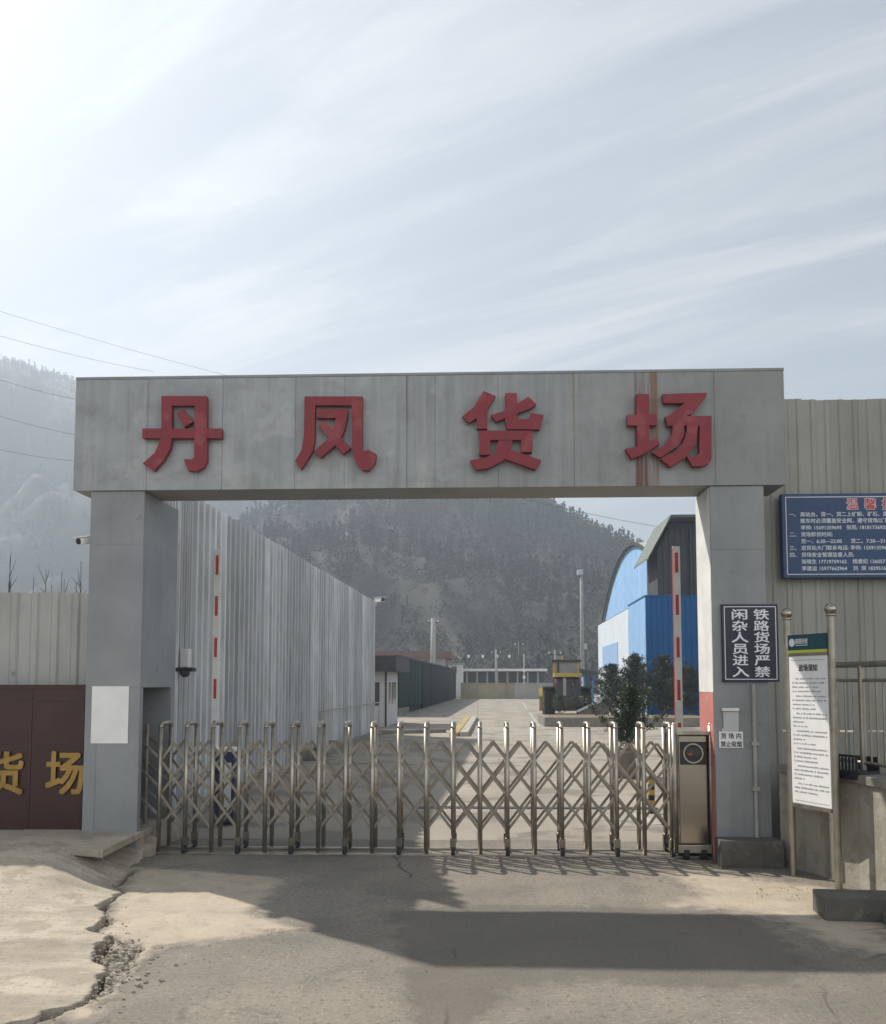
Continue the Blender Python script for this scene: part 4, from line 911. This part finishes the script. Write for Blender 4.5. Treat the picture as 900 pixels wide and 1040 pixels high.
MB().box(-.5, .5, 3.7, 5.4, .7, 1.3).build('front_frame', 'dark_metal', ld_)
# blue kiosk with a tilted grey roof behind the loader
p0 = AT(590, 720, 64); p1 = AT(603.5, 720, 64); zt_ = AT(595, 686, 64).z
kt = thing('blue_cabin', 'narrow blue cabin with a tilted grey roof behind the wheel loader', 'cabin', (p0.x, 64, 0)); w_ = p1.x-p0.x
MB().box(0, w_, 0, 2.2, 0, zt_).build('wall', 'blue_vehicle', kt, bevel=.02); MB().box(.05, .2, -.02, -.003, .6, zt_-.1).build('trim', 'white_paint', kt); MB().box(.35, w_-.15, -.03, -.003, 1.5, 2.5).build('window', 'glass', kt)
MB().prism([(-.45, zt_+.55), (w_+.3, zt_+.25), (w_+.3, zt_+.05), (-.2, zt_+.02)], lambda u, v, d: (u, d, v), -.3, 2.5).build('roof', 'grey_sheet', kt)
# planter bed with a sloping parapet
q0, q1 = G(553, 738), G(742, 741)
pbed = thing('planter_bed', 'long low stone kerbed bed of dry soil in front of the blue buildings', 'planter', q0)
dv = q1-q0; 
MB().box(0, dv.x, 0, .25, 0, .42).box(0, .25, .252, 4.5, 0, .42).build('kerb_wall', 'concrete', pbed, bevel=.02); MB().box(.25, dv.x, .25, 4.6, 0, .38).build('soil', 'soil', pbed)
q2, q3 = AT(588, 727, 50.5), AT(613, 711, 52.5)
rp_ = thing('ramp_parapet', 'pale sloping ramp parapet right of the wheel loader', 'parapet', (q2.x, q2.y, 0)); dv = Vector((q3.x-q2.x, q3.y-q2.y, q3.z))
MB().prism([(0, 0), (dv.x, 0), (dv.x, q3.z+.15), (0, .3)], lambda u, v, d: (u, d, v), 0, .35).build('wall_body', 'concrete', rp_); MB().bar((0-.1, .17, .36), (dv.x+.1, .17, q3.z+.22), .5, .12, up=(0, 0, 1)).build('coping', 'white_paint', rp_)

# ================================================================== BLUE BUILDINGS
bY = 49.0; cX = AT(657, 700, bY).x; bz = AT(657, 606, bY).z
def vsheets(mb, x0, x1, y, z0, z1, pitch=.3, d=.03, axis='x'):
    n_ = max(1, int(abs(x1-x0)/pitch)); st_ = (x1-x0)/n_
    for i_ in range(n_):
        a, b = x0+st_*i_, x0+st_*(i_+1); c = a+st_*.12; e = b-st_*.12
        pr_ = [(a, 0), (c, -d), (e, -d), (b, 0)]; o0 = []
        for z in (z0, z1):
            for u, v in pr_: o0.append((u, y+v, z) if axis == 'x' else (y+v, u, z))
        mb.poly(o0, [(q_, q_+1, 5+q_, 4+q_) if axis == 'x' else (q_+1, q_, 4+q_, 5+q_) for q_ in range(3)])
    return mb
bx = thing('blue_shed', 'bright blue metal clad shed with a flat top in front of the arched warehouse', 'building', (cX, bY, 0), R(-1.3))
L2 = 6.2; L3 = 22.8
MB().box(.05, 1.1, 3.0, L2, 0, bz-.05).box(.05, 7, .05, 2.99, 0, bz-.05).box(.05, 1.6, L2+.01, L3, 0, bz-.06).build('wall_core', 'grey_sheet', bx)
vsheets(MB(), 0, 7, 0, 0, bz).build('front_cladding', 'blue_deep', bx); vsheets(MB(), 0.02, L2, 0, 0, bz, axis='y').build('side_cladding', 'blue_lit', bx)  # same sheet: deep tone painted on the shaded front, sunlit tone on the side
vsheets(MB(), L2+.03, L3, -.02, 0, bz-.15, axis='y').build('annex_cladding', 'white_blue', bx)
MB().box(-.09, -.052, 11.0, 19.6, 2.9, bz-2.0).build('wall_panel', 'blue_panel', bx)
MB().box(-.06, 7.1, -.06, 3.0, bz+.002, bz+.08).box(-.06, 1.2, 3.01, L2, bz+.002, bz+.08).build('roof_edge', 'blue_deep', bx)
# arched warehouse: vault axis runs along X, gable faces the yard
ya, yb_ = 56.3, 84.0; aX = AT(640, 600, 70.2).x
pk = AT(640, 557.5, 70.2).z; spr = AT(614, 631, yb_).z
aw = thing('arched_warehouse', 'light blue warehouse with an arched pale roof', 'building', (aX, ya, 0)); Wd = yb_-ya
def arch(n_=24, ex=0.0):
    out = []
    for i_ in range(n_+1):
        t = i_/n_; yy = -ex+(Wd+2*ex)*t; out.append((yy, spr+(pk-spr)*(1-abs(2*t-1)**2.0)+ex*.35))
    return out
ar = arch(); mb = MB()
for i_ in range(len(ar)-1):
    (y0, z0), (y1, z1_) = ar[i_], ar[i_+1]; mid = (y0+y1)/2
    mb.poly([(0, y0, 0), (-.03, y0+.1, 0), (-.03, y1-.1, 0), (0, y1, 0), (0, y0, z0), (-.03, y0+.1, z0), (-.03, y1-.1, z1_), (0, y1, z1_)], [(1, 0, 4, 5), (2, 1, 5, 6), (3, 2, 6, 7)])
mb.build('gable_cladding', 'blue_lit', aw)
ro = arch(24, .35); mb = MB()
for i_ in range(len(ro)-1):
    (y0, z0), (y1, z1_) = ro[i_], ro[i_+1]
    mb.hexa([(-.2, y0, z0), (24, y0, z0), (24, y1, z1_), (-.2, y1, z1_), (-.2, y0, z0+.12), (24, y0, z0+.12), (24, y1, z1_+.12), (-.2, y1, z1_+.12)])
mb.build('roof', 'roof_pale', aw); mb = MB()
for i_ in range(len(ro)-1):
    (y0, z0), (y1, z1_) = ro[i_], ro[i_+1]
    mb.hexa([(-.3, y0, z0-.1), (-.203, y0, z0-.1), (-.203, y1, z1_-.1), (-.3, y1, z1_-.1), (-.3, y0, z0+.16), (-.203, y0, z0+.16), (-.203, y1, z1_+.16), (-.3, y1, z1_+.16)])
mb.build('roof_edge', 'grey_sheet', aw); MB().box(.05, 24, .05, Wd, 0, spr-.1).build('wall', 'blue_deep', aw)
# dark grey shed with a gabled roof
gY = 52.4
gx0, gxr, gx1 = AT(668, 600, gY).x, AT(690, 600, gY).x, AT(760, 600, gY).x
ze = AT(668, 560, gY).z; zp = AT(676, 531, gY).z; xr = AT(676.5, 531, gY).x
gs = thing('grey_shed', 'dark grey corrugated shed with a sloping roof behind the blue shed', 'building', (0, gY, 0)); 
MB().prism([(gx0, 0), (gx1, 0), (gx1, zp), (xr+.3, zp), (gx0, ze)], lambda u, v, d: (u, d, v), 0, 3.2).build('wall', 'grey_sheet', gs)
vv = MB(); n_ = int((gx1-gx0)/.35)
for j in range(n_):
    x = gx0+j*.35; zz = min(zp, ze+(zp-ze)*(x-gx0)/max(.1, xr+.3-gx0)) if x < xr+.3 else zp; vv.box(x, x+.12, -.05, -.003, 0, zz-.05)
vv.build('rib', 'grey_sheet', gs)
eX = AT(658.5, 566, gY-1.4)
MB().prism([(eX.x, eX.z), (eX.x, eX.z-.09), (xr, zp+.08), (gx1, zp+.1), (gx1, zp+.24), (xr-.05, zp+.22)], lambda u, v, d: (u, d, v), -1.4, 3.4).build('roof', 'roof_green', gs)
MB().bar((eX.x-.02, -1.43, eX.z+.02), (xr-.03, -1.43, zp+.2), .03, .12, up=(0, 1, 0)).bar((xr, -1.43, zp+.2), (gx1, -1.43, zp+.22), .03, .14, up=(0, 1, 0)).build('fascia', 'roof_pale', gs)
p_ = AT(701, 560, gY).x; MB().tube((p_, -.15, 0), (p_, -.15, zp-.4), .1).build('downpipe', 'dark_metal', gs)

# ================================================================== FOLIAGE
def leaf_cloud(P, size, n_each, spread, up=.3, seed=1):
    r = np.random.default_rng(seed); c = np.repeat(P, n_each, 0); n_ = len(c); c = c + r.normal(0, 1, (n_, 3))*spread
    a = r.normal(0, 1, (n_, 3)); a[:, 2] += up; a /= np.linalg.norm(a, axis=1, keepdims=True); b = np.cross(a, r.normal(0, 1, (n_, 3))); b /= np.linalg.norm(b, axis=1, keepdims=True)
    s = size*(.6+.8*r.random((n_, 1))); return np.stack([c-b*s*.28, c+b*s*.28, c+a*s], 1)
def conifer(name, label, loc, h, w, m, seed, pot=False, lean=0.0, group=None, z0=0.0, dens=1.0, sizef=1.0, low=.12):
    r = random.Random(seed); t = thing(name, label, 'tree', loc, 0, group); base = z0
    if pot:
        pm = MB(); pr_ = [(.0, .02), (.34, .02), (.42, .5), (.46, .52), (.46, .58), (.38, .58), (.36, .5), (0, .5)]; V = []; n_ = 20
        for i_ in range(n_):
            for rr, z in pr_: V.append((rr*math.cos(2*PI*i_/n_), rr*math.sin(2*PI*i_/n_), z))
        k_ = len(pr_); pm.poly(V, [(i_*k_+j, ((i_+1) % n_)*k_+j, ((i_+1) % n_)*k_+j+1, i_*k_+j+1) for i_ in range(n_) for j in range(k_-1)]); pm.build('pot', 'concrete', t); base = .5
    tr = MB(); tr.tube((0, 0, base-.05), (lean, 0, h*.95), .05*h/2.2, .008, 8); pts = []
    nb = int(50*dens)
    for i_ in range(nb):
        f = (i_+.5)/nb; z = base+low*h+(h-base-low*h)*f; az = i_*2.4+r.uniform(-.4, .4); ln = w*(1-f)**.8*r.choice((.35, .6, .8, 1.0, 1.3))*r.uniform(.8, 1.1)+.05
        d_ = Vector((math.cos(az), math.sin(az), r.uniform(.3, 1.1))); s_ = Vector((lean*f, 0, z)); tr.tube(s_, s_+d_*ln, .012*h/2.2, .003, 5)
        for q_ in range(5): pts.append(s_+d_*ln*(.25+.19*q_))
    tr.build('trunk', 'bark', t)
    V = leaf_cloud(np.array([tuple(p_) for p_ in pts]), (.10*h/2.2*sizef), int(24/sizef**.9), .05*h/2.2, .5, seed); tris_mesh('crown', V, M(m), t); return t
p = G(636, 789); conifer('potted_tree', 'dark evergreen in a round concrete pot behind the right half of the gate', (p.x, p.y, 0), 1.85, .85, 'leaf', 11, True, .12, None, dens=1.0, sizef=.6, low=.03)
p = AT(622, 735, 47); conifer('evergreen_shrub', 'rounded evergreen shrub at the left in the planter bed', (p.x, 47, .38), 2.45, 1.5, 'leaf_dark', 12, sizef=.7, low=.02, dens=1.6, group='shrubs in the planter bed')
p = AT(646, 735, 46.6); conifer('evergreen_shrub', 'tallest dark evergreen in the planter bed before the pale blue corner', (p.x, 46.6, .38), 2.95, 1.45, 'leaf_dark', 13, sizef=.7, low=.02, dens=1.6, group='shrubs in the planter bed')
p = AT(676, 735, 46.8); conifer('evergreen_shrub', 'dark evergreen shrub before the deep blue shed front', (p.x, 46.8, .38), 2.9, 1.45, 'leaf_dark', 14, sizef=.7, low=.02, dens=1.6, group='shrubs in the planter bed')
p = AT(700, 735, 47.2); conifer('evergreen_shrub', 'dark evergreen shrub close to the right gateway pillar', (p.x, 47.2, .38), 2.4, 1.3, 'leaf_dark', 15, sizef=.7, low=.02, dens=1.6, group='shrubs in the planter bed')
p = AT(569, 738, 46.4); conifer('leafy_shrub', 'small sparse green shrub in front of the wheel loader', (p.x, 46.4, .35), 1.0, .6, 'leaf', 16, dens=.9, low=.02)
# bare saplings over the left fence
for j, (px, top) in enumerate(((3, 562), (13, 566), (17, 590), (30, 586), (45, 578), (62, 580), (66, 588), (78, 592), (87, 570), (53, 594))):
    r = random.Random(40+j); Y = 12.4+r.uniform(-.6, 1.2); p = AT(px, 620, Y); z = AT(px, top, Y).z
    words = ['tall bare sapling at the far left above the pale fence', 'bare sapling with a straight stem second from the left over the fence', 'short forked twig plant rising just over the pale fence', 'short bare sapling left of the fence middle', 'bare sapling above the middle of the pale fence', 'slim bare sapling with a dark stem right of the fence middle', 'short bare sapling next to the slim dark stemmed one', 'short bare sapling near the left gateway pillar', 'tall bare sapling touching the left gateway pillar', 'stubby bare sapling barely topping the pale fence']
    t = thing('bare_sapling', words[j], 'plant', (p.x, Y, 0), 0, 'bare saplings behind the pale fence'); mb = MB(); lean = r.uniform(-.12, .12)
    mb.tube((0, 0, 0), (lean, 0, z), .014, .004, 6)
    for q_ in range(7):
        f = r.uniform(.62, .95); s_ = Vector((lean*f, 0, z*f)); mb.tube(s_, s_+Vector((r.uniform(-.18, .18), r.uniform(-.15, .15), r.uniform(.12, .3))), .006, .002, 5)
    mb.build('stem', 'twig', t)

# ================================================================== WIRES
def wire(label, a, b, Y0, Y1, sag=.25, r=.011):
    p0, p1 = AT(*a, Y0), AT(*b, Y1); pts = []; e0 = p0-(p1-p0)*.35; e1 = p1+(p1-p0)*.5
    for i_ in range(17):
        t = i_/16; q_ = e0.lerp(e1, t); q_.z -= sag*4*t*(1-t); pts.append(q_)
    o = MB().path(pts, r, 5).build('overhead_wire', 'cable'); tag(o, label, 'wire', 'overhead wires')
wire('highest thin wire crossing the pale sky at the left', (0, 314), (185, 367), 60, 68); wire('second thin wire in the sky just below the highest one', (0, 339), (110, 366), 60, 68)
wire('upper wire against the left hill', (0, 383), (75, 402), 50, 54); wire('middle wire against the left hill', (0, 420), (75, 438), 50, 54); wire('lowest wire against the left hill', (0, 454), (75, 465), 50, 54)
wire('faint wire in the gap of sky above the right hillside', (560, 512), (650, 530), 120, 120, .3, .03)

# ================================================================== HILLS
def ridge(tab, Yr): a = [AT(px, py, Yr) for px, py in tab]; return np.array([q.x for q in a]), np.array([q.z for q in a])
YA, YB = 330.0, 620.0
ra = ridge([(-500, 685), (-150, 675), (60, 650), (170, 605), (240, 552), (320, 505), (430, 478), (500, 492), (560, 526), (600, 550), (650, 584), (700, 612), (760, 636), (850, 640), (1000, 660), (1400, 680)], YA)
rb = ridge([(-600, 330), (-250, 345), (-60, 369), (0, 376), (75, 393), (150, 415), (260, 445), (370, 500), (470, 560), (600, 620), (760, 660), (1200, 690)], YB)
def hz_(X, Y):
    n1 = vn.fbm(X/55+40, Y/55+11, 5)-.47; n2 = vn.fbm(X/13+3, Y/13+7, 4)-.47
    za = np.interp(X*(1+0*Y), ra[0], ra[1])
    gl = np.abs(vn.fbm(X/38+90, Y/160+20, 3)-.45)*2
    fa = sstep(150, YA, Y+n1*50)**.85*(1-.75*sstep(YA, YA+190, Y)); A = za*fa*(1-.22*(1-gl)*sstep(150, 260, Y)*(1-sstep(270, 330, Y)))
    zb2 = np.interp(X, rb[0], rb[1]); fb = sstep(300, YB, Y+n1*90)*(1-.5*sstep(YB, YB+300, Y)); B = zb2*fb
    z = np.maximum(A, B); k_ = sstep(140, 200, Y)
    return z + k_*(n1*10+n2*3)*sstep(0, 30, z) - .3 + 0*X
def hill_extra(h, col):
    a = h['n'].new('ShaderNodeAttribute'); a.attribute_name = 'scar'
    k = h['rng'](h['math']('ADD', a.outputs['Fac'], h['math']('MULTIPLY', h['math']('SUBTRACT', h['noise'](.09, 6), .5), .9)), .35, .6)
    return h['mix'](h['math']('MULTIPLY', k, .65), col, (.125, .11, .088))
MT['hill'] = mat('winter_hillside', (.021, .02, .015), (.032, .029, .022), .03, .95, speck=((.05, .052, .04), .7, .06, .5), extra=hill_extra)
hx = np.arange(-640, 560, 4.5); hy = np.arange(140, 960, 4.5)
ho, HX, HY = grid_mesh('hill', hx, hy, hz_, M('hill')); tag(ho, kind='structure')
sc_ = [AT(436, 560, 250).x, AT(430, 560, 200).x]
def scar(X, Y):
    cxs = np.interp(Y, [155, 180, 205, 232], [AT(470, 600, 155).x, AT(458, 600, 180).x, AT(443, 600, 205).x, AT(429, 600, 232).x]); wdh = np.interp(Y, [160, 215, 285], [10, 8, 3.0]); q_ = (X-cxs)/wdh
    return np.where(q_ > 0, 1-sstep(.1, .6, q_), 1-sstep(.2, 2.4, -q_))*.9*sstep(150, 160, Y)*(1-sstep(225, 245, Y))
a = ho.data.attributes.new('scar', 'FLOAT', 'POINT'); a.data.foreach_set('value', scar(HX, HY).astype(np.float32).ravel())
# woodland on the hills: a mass nobody could count
def wood():
    r = np.random.default_rng(5); allV = []; allT = []
    specs = [(13000, 152, 345, -230, 230, 1.0), (8000, 300, 640, -560, 120, 1.7)]
    for cnt, y0, y1, x0, x1, sc0 in specs:
        X = r.uniform(x0, x1, cnt*2); Y = r.uniform(y0, y1, cnt*2); sel = np.abs(X) < Y*.72+25; X, Y = X[sel][:cnt], Y[sel][:cnt]
        if sc0 == 1.0:
            kx = r.uniform(-30, 140, 500); X = np.concatenate([X, kx]); Y = np.concatenate([Y, YA+r.uniform(-8, 8, 500)])
        else:
            kx = r.uniform(-520, -200, 700); X = np.concatenate([X, kx]); Y = np.concatenate([Y, YB+r.uniform(-14, 14, 700)])
        s = scar(X, Y); keep = r.random(len(X)) > s*.35; X, Y = X[keep], Y[keep]; Z = hz_(X, Y)
        dens = vn.fbm(X/30+7, Y/30+3, 3); con = (r.random(len(X)) < .25+1.3*(dens-.3))
        n_ = len(X); hgt = np.where(con, r.uniform(3.0, 6.8, n_), r.uniform(2.2, 4.6, n_))*(.75+.25*sc0); wid = np.where(con, .22, .45)*hgt
        m_ = 44; t = r.random((n_, m_)); az = r.random((n_, m_))*2*PI
        f = np.where(con[:, None], t, .25+.75*t); rad = np.where(con[:, None], (1-t)*.95+.05, np.sqrt(np.clip(1-(2*t-1)**2, 0, 1)))*wid[:, None]*np.sqrt(r.random((n_, m_)))
        c = np.stack([X[:, None]+rad*np.cos(az), Y[:, None]+rad*np.sin(az), Z[:, None]+f*hgt[:, None]], -1)
        s_ = (.085+.075*r.random((n_, m_)))*hgt[:, None]*.95; a_ = r.normal(0, 1, (n_, m_, 3)); a_[..., 2] = np.abs(a_[..., 2])+.4; a_ /= np.linalg.norm(a_, axis=-1, keepdims=True)
        b_ = np.cross(a_, r.normal(0, 1, (n_, m_, 3))); b_ /= np.linalg.norm(b_, axis=-1, keepdims=True)
        V = np.stack([c-b_*s_[..., None]*.45, c+b_*s_[..., None]*.45, c+a_*s_[..., None]], 2).reshape(-1, 3, 3)
        tn = np.repeat(np.where(con, r.uniform(0, .35, n_), r.uniform(.5, 1, n_)), m_); allV.append(V); allT.append(tn)
    return np.concatenate(allV), np.concatenate(allT)
MT['wood'] = mat('winter_woodland', (.016, .022, .016), (.026, .032, .022), .1, .9, attr=(.044, .04, .033), island=.3)
V, T = wood(); o = tris_mesh('woodland', V, M('wood'), None, T); tag(o, 'mixed winter woodland covering the hills behind the yard', 'woodland', kind='stuff')

# ================================================================== HAZE
hb = MB().box(-660, 620, -20, 980, -1.3, 260).build('haze', 'cable'); hm = bpy.data.materials.new('haze_air'); hm.use_nodes = True; t = hm.node_tree
t.nodes.remove(t.nodes['Principled BSDF']); pv = t.nodes.new('ShaderNodeVolumePrincipled'); pv.inputs['Color'].default_value = (.72, .84, 1.0, 1); pv.inputs['Density'].default_value = .0011; pv.inputs['Anisotropy'].default_value = .3
t.links.new(pv.outputs[0], t.nodes['Material Output'].inputs['Volume']); hb.data.materials.clear(); hb.data.materials.append(hm); tag(hb, kind='stuff')
